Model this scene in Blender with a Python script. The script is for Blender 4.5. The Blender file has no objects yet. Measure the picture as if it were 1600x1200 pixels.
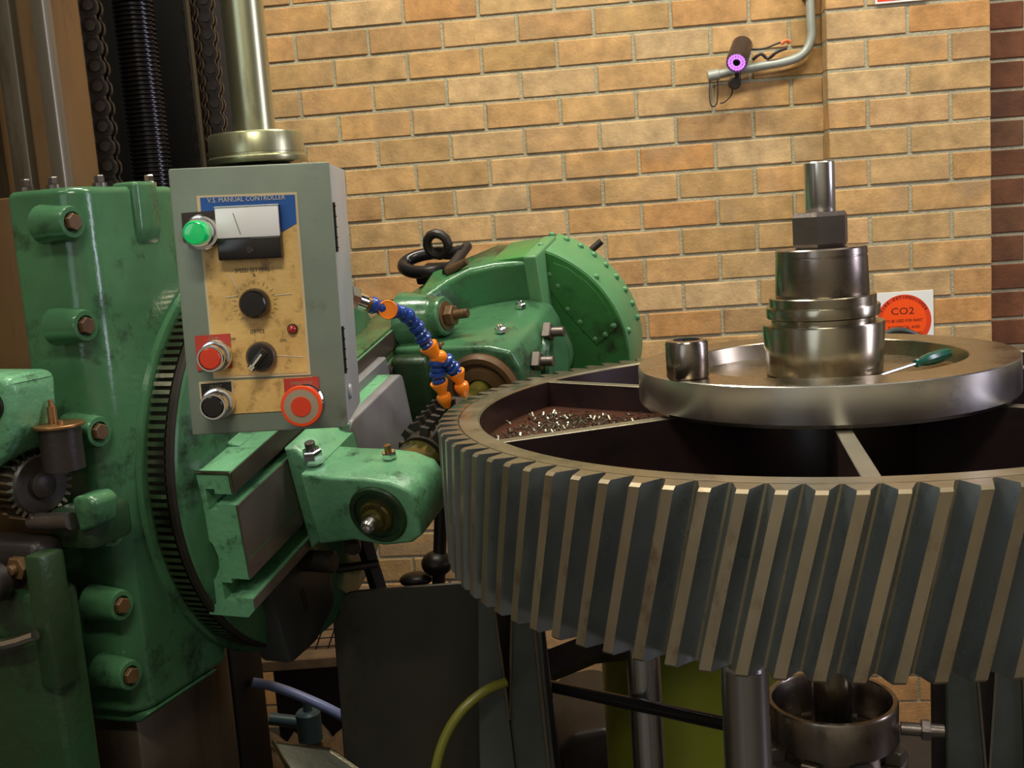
import bpy, bmesh, math, random
from mathutils import Vector, Matrix, Quaternion

R = math.radians
PI = math.pi
rnd = random.Random(7)
scene = bpy.context.scene
COL = scene.collection

# ------------------------------------------------------------------ camera
cam_data = bpy.data.cameras.new('camera')
cam_data.sensor_fit = 'HORIZONTAL'
cam_data.sensor_width = 36.0
cam_data.lens = 36.0 * 1730.7 / 1600.0
cam_data.clip_start = 0.05
cam = bpy.data.objects.new('camera', cam_data)
COL.objects.link(cam)
PITCH, ROLL, CZ = R(8.57), R(4.06), 1.5
fwd = Vector((0, math.cos(PITCH), -math.sin(PITCH)))
rgt0 = Vector((1, 0, 0))
up0 = rgt0.cross(fwd)
rgt = rgt0 * math.cos(ROLL) - up0 * math.sin(ROLL)
upv = rgt0 * math.sin(ROLL) + up0 * math.cos(ROLL)
cam.matrix_world = Matrix(((rgt.x, upv.x, -fwd.x, 0), (rgt.y, upv.y, -fwd.y, 0), (rgt.z, upv.z, -fwd.z, CZ), (0, 0, 0, 1)))
scene.camera = cam

# ------------------------------------------------------------------ world, lights, exposure
world = bpy.data.worlds.new('world')
scene.world = world
world.use_nodes = True
wb = world.node_tree.nodes['Background']
wb.inputs['Color'].default_value = (0.80, 0.85, 1.0, 1)
wb.inputs['Strength'].default_value = 0.12
scene.view_settings.view_transform = 'Standard'
scene.view_settings.look = 'None'
scene.view_settings.exposure = 0.0
scene.view_settings.gamma = 1.0


def area(name, loc, target, sx, sy, power, color):
    l = bpy.data.lights.new(name, 'AREA')
    l.shape = 'RECTANGLE'
    l.size, l.size_y = sx, sy
    l.energy = power
    l.color = color
    o = bpy.data.objects.new(name, l)
    COL.objects.link(o)
    o.location = loc
    o.rotation_euler = (Vector(target) - Vector(loc)).to_track_quat('-Z', 'Y').to_euler()
    return o


WARM = (1.0, 0.95, 0.80)
area('ceiling_lamp', (-0.55, 2.1, 3.9), (-0.55, 2.1, 0), 1.3, 0.3, 86, WARM)
area('ceiling_lamp', (1.2, 2.0, 3.9), (1.2, 2.0, 0), 1.3, 0.3, 60, WARM)
area('ceiling_lamp', (-1.7, 0.6, 3.9), (-1.7, 0.6, 0), 1.3, 0.3, 22, WARM)
area('ceiling_lamp', (-0.1, -1.1, 3.9), (-0.1, -1.1, 0), 1.3, 0.3, 82, WARM)  # unseen lamp added behind the camera to brighten the control box front
area('window_daylight', (3.9, 1.05, 2.2), (0.3, 1.6, 1.3), 0.55, 2.4, 58, (0.80, 0.78, 1.0))
area('door_daylight', (-2.3, -2.7, 2.3), (-0.4, 1.5, 1.3), 2.2, 2.0, 22, (0.78, 0.90, 1.0))


def at(px, py, Y):
    """point at distance Y from the camera's plane through a direction given in frame pixels"""
    d = fwd + rgt * ((px - 800) / 1730.7) + upv * ((600 - py) / 1730.7)
    return Vector((0, 0, CZ)) + d * (Y / d.y)


# ------------------------------------------------------------------ materials
def _nt(name):
    m = bpy.data.materials.new(name)
    m.use_nodes = True
    nt = m.node_tree
    return m, nt, nt.nodes['Principled BSDF']


def mat(name, col, rough=0.5, metal=0.0, col2=None, scale=6.0, dirt=None, dirt_amt=0.5, dirt_scale=9.0,
        bump=0.0, bump_scale=60.0, stretch=(1, 1, 1), emit=None, emit_s=0.0, coat=0.0, rough_var=0.0,
        trans=0.0, rand=0.0, spec=0.5):
    m, nt, b = _nt(name)
    L = nt.links.new
    b.inputs['Roughness'].default_value = rough
    b.inputs['Metallic'].default_value = metal
    b.inputs['Coat Weight'].default_value = coat
    b.inputs['Coat Roughness'].default_value = 0.15
    b.inputs['Transmission Weight'].default_value = trans
    b.inputs['Specular IOR Level'].default_value = spec
    b.inputs['Base Color'].default_value = (*col, 1)
    if emit:
        b.inputs['Emission Color'].default_value = (*emit, 1)
        b.inputs['Emission Strength'].default_value = emit_s
    if not (col2 or dirt or bump or rough_var):
        return m
    tc = nt.nodes.new('ShaderNodeTexCoord')
    mp = nt.nodes.new('ShaderNodeMapping')
    mp.inputs['Scale'].default_value = stretch
    L(tc.outputs['Object'], mp.inputs['Vector'])
    vec = mp.outputs['Vector']
    if rand:
        oi = nt.nodes.new('ShaderNodeObjectInfo')
        ml = nt.nodes.new('ShaderNodeMath'); ml.operation = 'MULTIPLY'; ml.inputs[1].default_value = 37.0
        L(oi.outputs['Random'], ml.inputs[0])
        va = nt.nodes.new('ShaderNodeVectorMath'); va.operation = 'ADD'
        L(vec, va.inputs[0]); L(ml.outputs[0], va.inputs[1])
        vec = va.outputs[0]

    def noise(s, detail=5.0, ro=0.6):
        n = nt.nodes.new('ShaderNodeTexNoise')
        n.inputs['Scale'].default_value = s
        n.inputs['Detail'].default_value = detail
        n.inputs['Roughness'].default_value = ro
        L(vec, n.inputs['Vector'])
        return n.outputs['Fac']

    def ramp(src, lo, hi):
        r = nt.nodes.new('ShaderNodeMapRange')
        r.inputs['From Min'].default_value = lo
        r.inputs['From Max'].default_value = hi
        L(src, r.inputs['Value'])
        return r.outputs['Result']

    def mix(fac, c1, c2):
        x = nt.nodes.new('ShaderNodeMix'); x.data_type = 'RGBA'
        if isinstance(fac, (int, float)):
            x.inputs['Factor'].default_value = fac
        else:
            L(fac, x.inputs['Factor'])
        for sock, c in ((x.inputs['A'], c1), (x.inputs['B'], c2)):
            if isinstance(c, tuple):
                sock.default_value = (*c, 1)
            else:
                L(c, sock)
        return x.outputs['Result']
    cur = col
    if col2:
        cur = mix(ramp(noise(scale), 0.35, 0.65), col, col2)
    if dirt:
        f = ramp(noise(dirt_scale, 8.0, 0.7), 0.62 - 0.16 * dirt_amt, 0.75 - 0.1 * dirt_amt)
        cur = mix(f, cur, dirt)
    if rand:
        oi2 = nt.nodes.new('ShaderNodeObjectInfo')
        hs = nt.nodes.new('ShaderNodeHueSaturation')
        mr = nt.nodes.new('ShaderNodeMapRange')
        mr.inputs['To Min'].default_value = 1 - rand
        mr.inputs['To Max'].default_value = 1 + rand
        L(oi2.outputs['Random'], mr.inputs['Value'])
        L(mr.outputs['Result'], hs.inputs['Value'])
        if isinstance(cur, tuple):
            hs.inputs['Color'].default_value = (*cur, 1)
        else:
            L(cur, hs.inputs['Color'])
        cur = hs.outputs['Color']
    if not isinstance(cur, tuple):
        L(cur, b.inputs['Base Color'])
    if rough_var:
        r = nt.nodes.new('ShaderNodeMapRange')
        r.inputs['From Min'].default_value = 0.3; r.inputs['From Max'].default_value = 0.7
        r.inputs['To Min'].default_value = max(0.03, rough - rough_var); r.inputs['To Max'].default_value = rough + rough_var
        L(noise(scale * 2.3), r.inputs['Value'])
        L(r.outputs['Result'], b.inputs['Roughness'])
    if bump:
        bp = nt.nodes.new('ShaderNodeBump')
        bp.inputs['Strength'].default_value = bump
        bp.inputs['Distance'].default_value = 0.01
        L(noise(bump_scale, 4.0), bp.inputs['Height'])
        L(bp.outputs['Normal'], b.inputs['Normal'])
    return m


M = {}
M['green'] = mat('worn_green_paint', (0.060, 0.165, 0.074), 0.2, 0, (0.043, 0.120, 0.056), 5, (0.012, 0.02, 0.012), 0.5, 11, 0.10, 28, rough_var=0.06)
M['green_smeared'] = mat('oil_smeared_green_paint', (0.040, 0.150, 0.052), 0.27, 0, (0.03, 0.11, 0.04), 5, (0.018, 0.022, 0.010), 0.95, 5.5, 0.15, 28, rough_var=0.1)
M['green_lit'] = mat('lit_green_paint', (0.150, 0.37, 0.195), 0.30, 0, (0.110, 0.29, 0.145), 7, (0.012, 0.03, 0.015), 0.5, 22, 0.25, 40, rough_var=0.1)  # same machine green, lightened to put the overhead light into the colour
M['green_guard'] = mat('guard_green_paint', (0.048, 0.205, 0.052), 0.28, 0, (0.038, 0.16, 0.042), 4, (0.02, 0.02, 0.012), 0.3, 7, 0.1, 30, rough_var=0.08)
M['green_rim'] = mat('light_guard_paint', (0.10, 0.26, 0.105), 0.36, 0, (0.08, 0.22, 0.09), 6)
M['green_oily'] = mat('oily_green_paint', (0.05, 0.13, 0.04), 0.32, 0, (0.07, 0.06, 0.03), 6, (0.015, 0.012, 0.008), 0.8, 9, 0.2, 30, rough_var=0.1)
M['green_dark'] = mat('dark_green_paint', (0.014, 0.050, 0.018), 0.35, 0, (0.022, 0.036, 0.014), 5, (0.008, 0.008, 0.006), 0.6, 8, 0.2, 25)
M['iron_brown'] = mat('oily_brown_iron', (0.155, 0.082, 0.030), 0.36, 0.2, (0.095, 0.05, 0.022), 3, (0.02, 0.012, 0.008), 0.5, 6, 0.1, 30, (1, 1, 0.25), rough_var=0.1)
M['iron_grey'] = mat('oily_grey_way', (0.20, 0.18, 0.14), 0.34, 0.6, (0.12, 0.09, 0.06), 3, (0.04, 0.025, 0.015), 0.6, 6, stretch=(1, 1, 0.2))
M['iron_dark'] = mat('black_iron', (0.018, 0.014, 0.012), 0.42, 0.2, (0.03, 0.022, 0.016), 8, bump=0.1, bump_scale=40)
M['cavity_black'] = mat('shade_black_cavity', (0.006, 0.005, 0.005), 0.6, 0.0)  # near-black colour carries the shade inside slots and holes
M['machined'] = mat('machined_slide_steel', (0.20, 0.165, 0.145), 0.42, 0.55, (0.145, 0.115, 0.10), 5, (0.05, 0.03, 0.02), 0.5, 10, stretch=(1, 0.3, 1))
M['machined_brown'] = mat('oiled_rail_steel', (0.085, 0.062, 0.048), 0.36, 0.4, (0.06, 0.04, 0.03), 6)
M['cover_grey'] = mat('grey_sheet_cover', (0.22, 0.21, 0.215), 0.45, 0.3, (0.17, 0.16, 0.165), 8)
M['steel'] = mat('turned_steel', (0.70, 0.69, 0.67), 0.24, 1.0, (0.62, 0.60, 0.57), 4, rough_var=0.04)
M['steel_top'] = mat('faced_steel_top', (0.42, 0.36, 0.265), 0.27, 1.0, (0.36, 0.305, 0.215), 6, (0.30, 0.24, 0.17), 0.3, 9, rough_var=0.08)
M['steel_sleeve'] = mat('blued_sleeve_steel', (0.32, 0.275, 0.235), 0.27, 1.0, (0.26, 0.22, 0.185), 5, (0.10, 0.08, 0.06), 0.4, 12, rough_var=0.06)
M['steel_bush'] = mat('bright_bush_steel', (0.40, 0.36, 0.275), 0.22, 1.0, (0.34, 0.30, 0.22), 5, rough_var=0.06)
M['steel_nut'] = mat('dull_nut_steel', (0.20, 0.17, 0.155), 0.38, 0.85, (0.15, 0.125, 0.11), 8, bump=0.08, bump_scale=90)
M['gear_face'] = mat('gear_top_face', (0.33, 0.285, 0.20), 0.33, 0.85, (0.26, 0.225, 0.155), 7, (0.10, 0.10, 0.06), 0.5, 12, rough_var=0.1)
M['gear_tooth'] = mat('hobbed_tooth_steel', (0.43, 0.455, 0.46), 0.30, 0.95, (0.35, 0.375, 0.375), 9, (0.30, 0.30, 0.27), 0.1, 17, stretch=(1, 1, 0.4), rough_var=0.08, rand=0.10)
M['gear_land'] = mat('turned_tooth_land', (0.46, 0.375, 0.255), 0.38, 0.8, (0.36, 0.29, 0.19), 14, (0.22, 0.15, 0.09), 0.4, 22, stretch=(1, 1, 0.5), rand=0.12)
M['gear_in'] = mat('gear_dark_paint', (0.028, 0.013, 0.012), 0.32, 0.1, (0.016, 0.009, 0.010), 6, (0.01, 0.008, 0.008), 0.5, 12)
M['gear_web_red'] = mat('red_brown_web', (0.075, 0.026, 0.014), 0.35, 0.1, (0.045, 0.018, 0.012), 8, (0.02, 0.01, 0.008), 0.5, 14)
M['gear_web'] = mat('gear_web_edge', (0.30, 0.27, 0.20), 0.36, 0.7, (0.22, 0.19, 0.14), 9)
M['chip'] = mat('bright_swarf', (0.36, 0.36, 0.29), 0.3, 0.9, (0.14, 0.13, 0.10), 40, rand=0.3)
M['chrome'] = mat('chrome', (0.80, 0.80, 0.82), 0.10, 1.0)
M['pole'] = mat('greasy_pole_steel', (0.50, 0.50, 0.33), 0.30, 0.9, (0.42, 0.42, 0.25), 4, (0.20, 0.17, 0.10), 0.4, 8, stretch=(1, 1, 0.2), rough_var=0.07)
M['screw'] = mat('greased_screw', (0.030, 0.027, 0.028), 0.24, 0.6)
M['chain'] = mat('oily_chain', (0.055, 0.042, 0.036), 0.36, 0.5, (0.03, 0.022, 0.018), 20)
M['panel'] = mat('panel_grey_green', (0.205, 0.245, 0.185), 0.42, 0.0, (0.18, 0.215, 0.165), 14, (0.13, 0.14, 0.09), 0.3, 18)
M['panel_side'] = mat('panel_side_grey', (0.36, 0.385, 0.38), 0.36, 0.0, (0.33, 0.35, 0.35), 14)
M['plate_yellow'] = mat('stained_yellow_plate', (0.76, 0.49, 0.165), 0.36, 0.0, (0.67, 0.40, 0.125), 22, (0.27, 0.15, 0.05), 0.55, 45, 0.15, 60)
M['plate_edge'] = mat('pale_plate_border', (0.62, 0.48, 0.28), 0.4)
M['blue_print'] = mat('blue_print', (0.012, 0.085, 0.33), 0.35)
M['cream_print'] = mat('cream_lettering', (0.55, 0.50, 0.38), 0.5)
M['dark_print'] = mat('dark_lettering', (0.10, 0.09, 0.06), 0.5)
M['meter_white'] = mat('meter_face', (0.85, 0.83, 0.82), 0.22, coat=0.6)
M['black_plastic'] = mat('black_plastic', (0.012, 0.010, 0.010), 0.22)
M['brown_plastic'] = mat('dark_brown_plastic', (0.03, 0.018, 0.014), 0.3)
M['red_plastic'] = mat('red_plastic', (0.68, 0.045, 0.012), 0.30)
M['red_plate'] = mat('red_name_plate', (0.48, 0.04, 0.022), 0.4)
M['red_bright'] = mat('orange_red_rim', (0.85, 0.07, 0.012), 0.28)
M['tan_ring'] = mat('tan_ring', (0.33, 0.26, 0.17), 0.5)
M['green_lens'] = mat('green_lens', (0.0, 0.42, 0.10), 0.10, emit=(0.0, 0.75, 0.18), emit_s=0.22, coat=1.0)
M['red_lens'] = mat('red_lens', (0.28, 0.01, 0.01), 0.12, emit=(1, 0.05, 0.02), emit_s=0.06, coat=1.0)
M['hose_blue'] = mat('blue_hose_plastic', (0.014, 0.05, 0.25), 0.22)
M['hose_orange'] = mat('orange_hose_plastic', (0.95, 0.24, 0.012), 0.24)
M['hob'] = mat('oily_hob', (0.13, 0.115, 0.015), 0.10, 0.5, (0.05, 0.04, 0.01), 10, coat=0.6)
M['conduit'] = mat('grey_conduit', (0.40, 0.42, 0.38), 0.4, 0.2, (0.33, 0.35, 0.31), 12)
M['cctv'] = mat('dark_camera_body', (0.055, 0.035, 0.03), 0.35, 0.3)
M['led'] = mat('violet_led', (0.3, 0.1, 0.5), 0.3, emit=(0.62, 0.22, 1.0), emit_s=1.4)
M['wire_black'] = mat('black_wire', (0.03, 0.02, 0.018), 0.5)
M['wire_orange'] = mat('orange_connector', (0.75, 0.16, 0.04), 0.5)
M['sign_white'] = mat('sign_white', (0.78, 0.78, 0.74), 0.4)
M['sign_orange'] = mat('sign_orange', (0.92, 0.085, 0.005), 0.4)
M['sign_dark'] = mat('sign_print', (0.10, 0.008, 0.004), 0.5)
M['sign_band'] = mat('sign_band', (0.70, 0.05, 0.008), 0.45)
M['sign_red'] = mat('sign_red', (0.80, 0.05, 0.02), 0.4)
M['driver_green'] = mat('screwdriver_green', (0.006, 0.075, 0.050), 0.2, coat=0.5)
M['sheet'] = mat('dark_splash_sheet', (0.065, 0.060, 0.038), 0.42, 0.2, (0.040, 0.035, 0.025), 3, (0.012, 0.008, 0.006), 0.5, 5, stretch=(1, 1, 0.4))
M['stand'] = mat('grey_stand_steel', (0.085, 0.095, 0.085), 0.38, 0.4, (0.06, 0.065, 0.06), 9)
M['stand_dark'] = mat('grey_cast_iron', (0.045, 0.048, 0.046), 0.45, 0.1, (0.03, 0.03, 0.03), 7)
M['drum'] = mat('olive_drum', (0.16, 0.18, 0.012), 0.35, 0.0, (0.11, 0.12, 0.012), 3)
M['blue_hose'] = mat('pale_blue_hose', (0.30, 0.36, 0.72), 0.35)
M['yellow_hose'] = mat('yellow_hose', (0.14, 0.135, 0.014), 0.35)
M['tray'] = mat('galvanised_tray', (0.33, 0.34, 0.27), 0.35, 0.6, (0.22, 0.23, 0.18), 14, bump=0.3, bump_scale=60)
M['teal'] = mat('dull_teal_paint', (0.06, 0.11, 0.13), 0.4)
M['rag'] = mat('brown_rag', (0.17, 0.10, 0.045), 0.9, 0, (0.10, 0.06, 0.03), 20)
M['copper'] = mat('tarnished_brass', (0.36, 0.19, 0.075), 0.34, 0.8, (0.2, 0.1, 0.04), 20)
M['floor'] = mat('dark_workshop_floor', (0.032, 0.027, 0.022), 0.5, 0, (0.022, 0.018, 0.015), 3, bump=0.1)
M['ceiling'] = mat('dim_ceiling', (0.12, 0.115, 0.10), 0.8, 0, (0.10, 0.095, 0.085), 2)
M['plain_wall'] = mat('plain_tan_wall', (0.18, 0.13, 0.08), 0.8, 0, (0.15, 0.11, 0.065), 5)
M['pale_wall'] = mat('pale_bounce_wall', (0.50, 0.47, 0.40), 0.8, 0, (0.45, 0.42, 0.36), 3)  # unseen wall behind the camera, made pale for the steel to reflect
M['mortar'] = mat('grey_mortar', (0.42, 0.385, 0.26), 0.9, 0, (0.34, 0.31, 0.21), 25, bump=0.5, bump_scale=150)


def brick_mat(name, stops, spot):
    m, nt, b = _nt(name)
    L = nt.links.new
    N = nt.nodes.new
    b.inputs['Roughness'].default_value = 0.72
    b.inputs['Specular IOR Level'].default_value = 0.3
    oi = N('ShaderNodeObjectInfo')
    cr = N('ShaderNodeValToRGB')
    cr.color_ramp.interpolation = 'LINEAR'
    while len(cr.color_ramp.elements) < len(stops):
        cr.color_ramp.elements.new(0.5)
    for e, (p, c) in zip(cr.color_ramp.elements, stops):
        e.position = p
        e.color = (*c, 1)
    L(oi.outputs['Random'], cr.inputs['Fac'])
    tc = N('ShaderNodeTexCoord')
    sc = N('ShaderNodeVectorMath'); sc.operation = 'MULTIPLY_ADD'
    sc.inputs[1].default_value = (1, 1, 1)
    ml = N('ShaderNodeMath'); ml.operation = 'MULTIPLY'; ml.inputs[1].default_value = 53.0
    L(oi.outputs['Random'], ml.inputs[0])
    L(tc.outputs['Object'], sc.inputs[0]); L(ml.outputs[0], sc.inputs[2])
    n1 = N('ShaderNodeTexNoise'); n1.inputs['Scale'].default_value = 14; n1.inputs['Detail'].default_value = 6; n1.inputs['Roughness'].default_value = 0.65
    n2 = N('ShaderNodeTexNoise'); n2.inputs['Scale'].default_value = 6; n2.inputs['Detail'].default_value = 4
    n3 = N('ShaderNodeTexNoise'); n3.inputs['Scale'].default_value = 120; n3.inputs['Detail'].default_value = 3
    for n in (n1, n2, n3):
        L(sc.outputs[0], n.inputs['Vector'])
    r1 = N('ShaderNodeMapRange'); r1.inputs['From Min'].default_value = 0.3; r1.inputs['From Max'].default_value = 0.7
    r1.inputs['To Min'].default_value = 0.68; r1.inputs['To Max'].default_value = 1.26
    L(n1.outputs['Fac'], r1.inputs['Value'])
    hs = N('ShaderNodeHueSaturation')
    L(cr.outputs['Color'], hs.inputs['Color']); L(r1.outputs['Result'], hs.inputs['Value'])
    r2 = N('ShaderNodeMapRange'); r2.inputs['From Min'].default_value = 0.54; r2.inputs['From Max'].default_value = 0.76
    L(n2.outputs['Fac'], r2.inputs['Value'])
    mx = N('ShaderNodeMix'); mx.data_type = 'RGBA'
    L(r2.outputs['Result'], mx.inputs['Factor'])
    L(hs.outputs['Color'], mx.inputs['A'])
    mx.inputs['B'].default_value = (*spot, 1)
    L(mx.outputs['Result'], b.inputs['Base Color'])
    bp = N('ShaderNodeBump'); bp.inputs['Strength'].default_value = 0.35; bp.inputs['Distance'].default_value = 0.004
    ad = N('ShaderNodeMath'); ad.operation = 'ADD'
    L(n1.outputs['Fac'], ad.inputs[0]); L(n3.outputs['Fac'], ad.inputs[1])
    L(ad.outputs[0], bp.inputs['Height'])
    L(bp.outputs['Normal'], b.inputs['Normal'])
    return m


M['brick'] = brick_mat('tan_brick', [(0.0, (0.42, 0.255, 0.098)), (0.2, (0.49, 0.315, 0.140)), (0.4, (0.50, 0.280, 0.105)),
                                     (0.62, (0.53, 0.365, 0.185)), (0.82, (0.50, 0.250, 0.085)), (1.0, (0.38, 0.235, 0.105))], (0.34, 0.225, 0.12))
M['brick_red'] = brick_mat('shaded_red_brick', [(0.0, (0.115, 0.046, 0.020)), (0.5, (0.165, 0.058, 0.023)), (1.0, (0.135, 0.064, 0.030))], (0.075, 0.035, 0.02))  # redder bricks, with the shade they stand in darkening the colour

# ------------------------------------------------------------------ frames of reference
GC = Vector((0.4962, 1.75, 1.1855))          # centre of the big gear, on its top face
PHI = R(22)
XG = Vector((math.cos(PHI), -math.sin(PHI), 0))
YG = Vector((math.sin(PHI), math.cos(PHI), 0))
ZG = Vector((0, 0, 1))


def frame(o, x, y, z):
    return Matrix(((x.x, y.x, z.x, o.x), (x.y, y.y, z.y, o.y), (x.z, y.z, z.z, o.z), (0, 0, 0, 1)))


WF = Matrix.Identity(4)
MF = frame(GC, XG, YG, ZG)                     # machine frame: a towards the gear, b away from the camera, c up
TIL = R(15.0)
UH = YG * math.cos(TIL) + ZG * math.sin(TIL)
VH = YG * -math.sin(TIL) + ZG * math.cos(TIL)
HF = frame(GC + ZG * -0.078, XG, UH, VH)       # swivelled hob head frame


# ------------------------------------------------------------------ mesh helpers
class MB:
    def __init__(self):
        self.bm = bmesh.new()

    def _take(self, bm2, mtx=None):
        if mtx is not None:
            bmesh.ops.transform(bm2, matrix=mtx, verts=bm2.verts)
        me = bpy.data.meshes.new('tmp')
        bm2.to_mesh(me)
        bm2.free()
        self.bm.from_mesh(me)
        bpy.data.meshes.remove(me)
        return self

    def box(self, x0, x1, y0, y1, z0, z1, bev=0.0, seg=2, mtx=None):
        b = bmesh.new()
        bmesh.ops.create_cube(b, size=1)
        bmesh.ops.transform(b, matrix=Matrix.Translation(((x0 + x1) / 2, (y0 + y1) / 2, (z0 + z1) / 2)) @ Matrix.Diagonal((x1 - x0, y1 - y0, z1 - z0, 1)), verts=b.verts)
        if bev:
            bmesh.ops.bevel(b, geom=b.edges[:], offset=bev, segments=seg, profile=0.5, affect='EDGES')
        return self._take(b, mtx)

    def prism(self, poly, lo, hi, axis='z', bev=0.0, seg=2, mtx=None, caps=False, warp=None):
        """poly: 2D outline; axis x -> (y,z), y -> (x,z), z -> (x,y)"""
        b = bmesh.new()

        def p3(p, h):
            return {'x': (h, p[0], p[1]), 'y': (p[0], h, p[1]), 'z': (p[0], p[1], h)}[axis]
        v0 = [b.verts.new(p3(p, lo)) for p in poly]
        v1 = [b.verts.new(p3(p, hi)) for p in poly]
        n = len(poly)
        b.faces.new(v0[::-1])
        b.faces.new(v1)
        for i in range(n):
            b.faces.new((v0[i], v0[(i + 1) % n], v1[(i + 1) % n], v1[i]))
        bmesh.ops.recalc_face_normals(b, faces=b.faces)
        if warp:
            for v in b.verts:
                v.co = warp(v.co)
        if bev:
            es = [e for e in b.edges if (e.verts[0] in v0) == (e.verts[1] in v0)] if caps else b.edges[:]
            bmesh.ops.bevel(b, geom=es, offset=bev, segments=seg, profile=0.5, affect='EDGES')
        return self._take(b, mtx)

    def lathe(self, prof, org=(0, 0, 0), axis=(0, 0, 1), seg=32, a0=0.0, a1=2 * PI):
        b = bmesh.new()
        full = abs(a1 - a0 - 2 * PI) < 1e-6
        n = seg if full else seg + 1
        rings = []
        for (r, z) in prof:
            if r < 1e-6:
                rings.append([b.verts.new((0, 0, z))])
            else:
                rings.append([b.verts.new((r * math.cos(a0 + (a1 - a0) * i / seg), r * math.sin(a0 + (a1 - a0) * i / seg), z)) for i in range(n)])
        for A, B in zip(rings, rings[1:]):
            for i in range(seg):
                j = (i + 1) % n
                if len(A) == 1 and len(B) == 1:
                    continue
                if len(A) == 1:
                    b.faces.new((A[0], B[j], B[i]))
                elif len(B) == 1:
                    b.faces.new((A[i], A[j], B[0]))
                else:
                    b.faces.new((A[i], A[j], B[j], B[i]))
        bmesh.ops.recalc_face_normals(b, faces=b.faces)
        q = Vector((0, 0, 1)).rotation_difference(Vector(axis).normalized())
        return self._take(b, Matrix.Translation(Vector(org)) @ q.to_matrix().to_4x4())

    def cyl(self, p0, p1, r, seg=24, ch=0.0, r1=None):
        p0, p1 = Vector(p0), Vector(p1)
        h = (p1 - p0).length
        r1 = r if r1 is None else r1
        if ch:
            prof = [(0, 0), (r - ch, 0), (r, ch), (r1, h - ch), (r1 - ch, h), (0, h)]
        else:
            prof = [(0, 0), (r, 0), (r1, h), (0, h)]
        return self.lathe(prof, p0, p1 - p0, seg)

    def hexnut(self, p0, p1, r, ch=0.15, sides=6, rot=0.0):
        p0, p1 = Vector(p0), Vector(p1)
        h = (p1 - p0).length
        b = bmesh.new()
        rings = []
        for (rr, z) in ((r * (1 - ch), 0), (r, h * .12), (r, h * .88), (r * (1 - ch), h)):
            rings.append([b.verts.new((rr * math.cos(rot + 2 * PI * i / sides), rr * math.sin(rot + 2 * PI * i / sides), z)) for i in range(sides)])
        b.faces.new(rings[0][::-1]); b.faces.new(rings[-1])
        for A, B in zip(rings, rings[1:]):
            for i in range(sides):
                b.faces.new((A[i], A[(i + 1) % sides], B[(i + 1) % sides], B[i]))
        q = Vector((0, 0, 1)).rotation_difference((p1 - p0).normalized())
        return self._take(b, Matrix.Translation(p0) @ q.to_matrix().to_4x4())

    def tube(self, pts, r, seg=10, smooth_n=0, closed=False):
        pts = [Vector(p) for p in pts]
        rs = list(r) if isinstance(r, (list, tuple)) else [r] * len(pts)
        if smooth_n:
            q, qr = [], []
            n = len(pts)
            for i in range(n - 1):
                p0, p1, p2, p3 = pts[max(i - 1, 0)], pts[i], pts[i + 1], pts[min(i + 2, n - 1)]
                for k in range(smooth_n):
                    t = k / smooth_n
                    q.append(0.5 * ((2 * p1) + (p2 - p0) * t + (2 * p0 - 5 * p1 + 4 * p2 - p3) * t * t + (3 * p1 - p0 - 3 * p2 + p3) * t ** 3))
                    qr.append(rs[i] * (1 - t) + rs[i + 1] * t)
            q.append(pts[-1]); qr.append(rs[-1])
            pts, rs = q, qr
        b = bmesh.new()
        rings = []
        n = len(pts)
        prev = None
        for i in range(n):
            if closed:
                t = (pts[(i + 1) % n] - pts[(i - 1) % n]).normalized()
            else:
                t = (pts[min(i + 1, n - 1)] - pts[max(i - 1, 0)]).normalized()
            if prev is None:
                ref = Vector((0, 0, 1)) if abs(t.z) < 0.9 else Vector((1, 0, 0))
                nx = t.cross(ref).normalized()
            else:
                nx = (prev - t * prev.dot(t)).normalized()
            prev = nx
            ny = t.cross(nx)
            rings.append([b.verts.new(pts[i] + (nx * math.cos(2 * PI * k / seg) + ny * math.sin(2 * PI * k / seg)) * rs[i]) for k in range(seg)])
        pairs = list(zip(rings, rings[1:])) + ([(rings[-1], rings[0])] if closed else [])
        for A, B in pairs:
            for k in range(seg):
                b.faces.new((A[k], A[(k + 1) % seg], B[(k + 1) % seg], B[k]))
        if not closed:
            b.faces.new(rings[0][::-1]); b.faces.new(rings[-1])
        bmesh.ops.recalc_face_normals(b, faces=b.faces)
        return self._take(b)

    def sphere(self, c, r, sz=(1, 1, 1), u=16, v=10, mtx=None):
        b = bmesh.new()
        bmesh.ops.create_uvsphere(b, u_segments=u, v_segments=v, radius=r)
        m = Matrix.Translation(Vector(c)) @ (mtx if mtx is not None else Matrix.Identity(4)) @ Matrix.Diagonal((*sz, 1))
        return self._take(b, m)

    def shift(self, v):
        bmesh.ops.translate(self.bm, verts=self.bm.verts, vec=v)
        return self

    def mesh(self, name, m, angle=35):
        me = bpy.data.meshes.new(name)
        self.bm.to_mesh(me)
        self.bm.free()
        if m is not None:
            me.materials.append(m)
        me.polygons.foreach_set('use_smooth', [True] * len(me.polygons))
        me.set_sharp_from_angle(angle=R(angle))
        return me


def link(name, me, parent=None, mtx=None):
    o = bpy.data.objects.new(name, me)
    COL.objects.link(o)
    if parent is not None:
        o.parent = parent
    if mtx is not None:
        o.matrix_local = mtx
    return o


def tag(o, label=None, cat=None, group=None, kind=None):
    if label: o['label'] = label
    if cat: o['category'] = cat
    if group: o['group'] = group
    if kind: o['kind'] = kind
    return o


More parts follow.
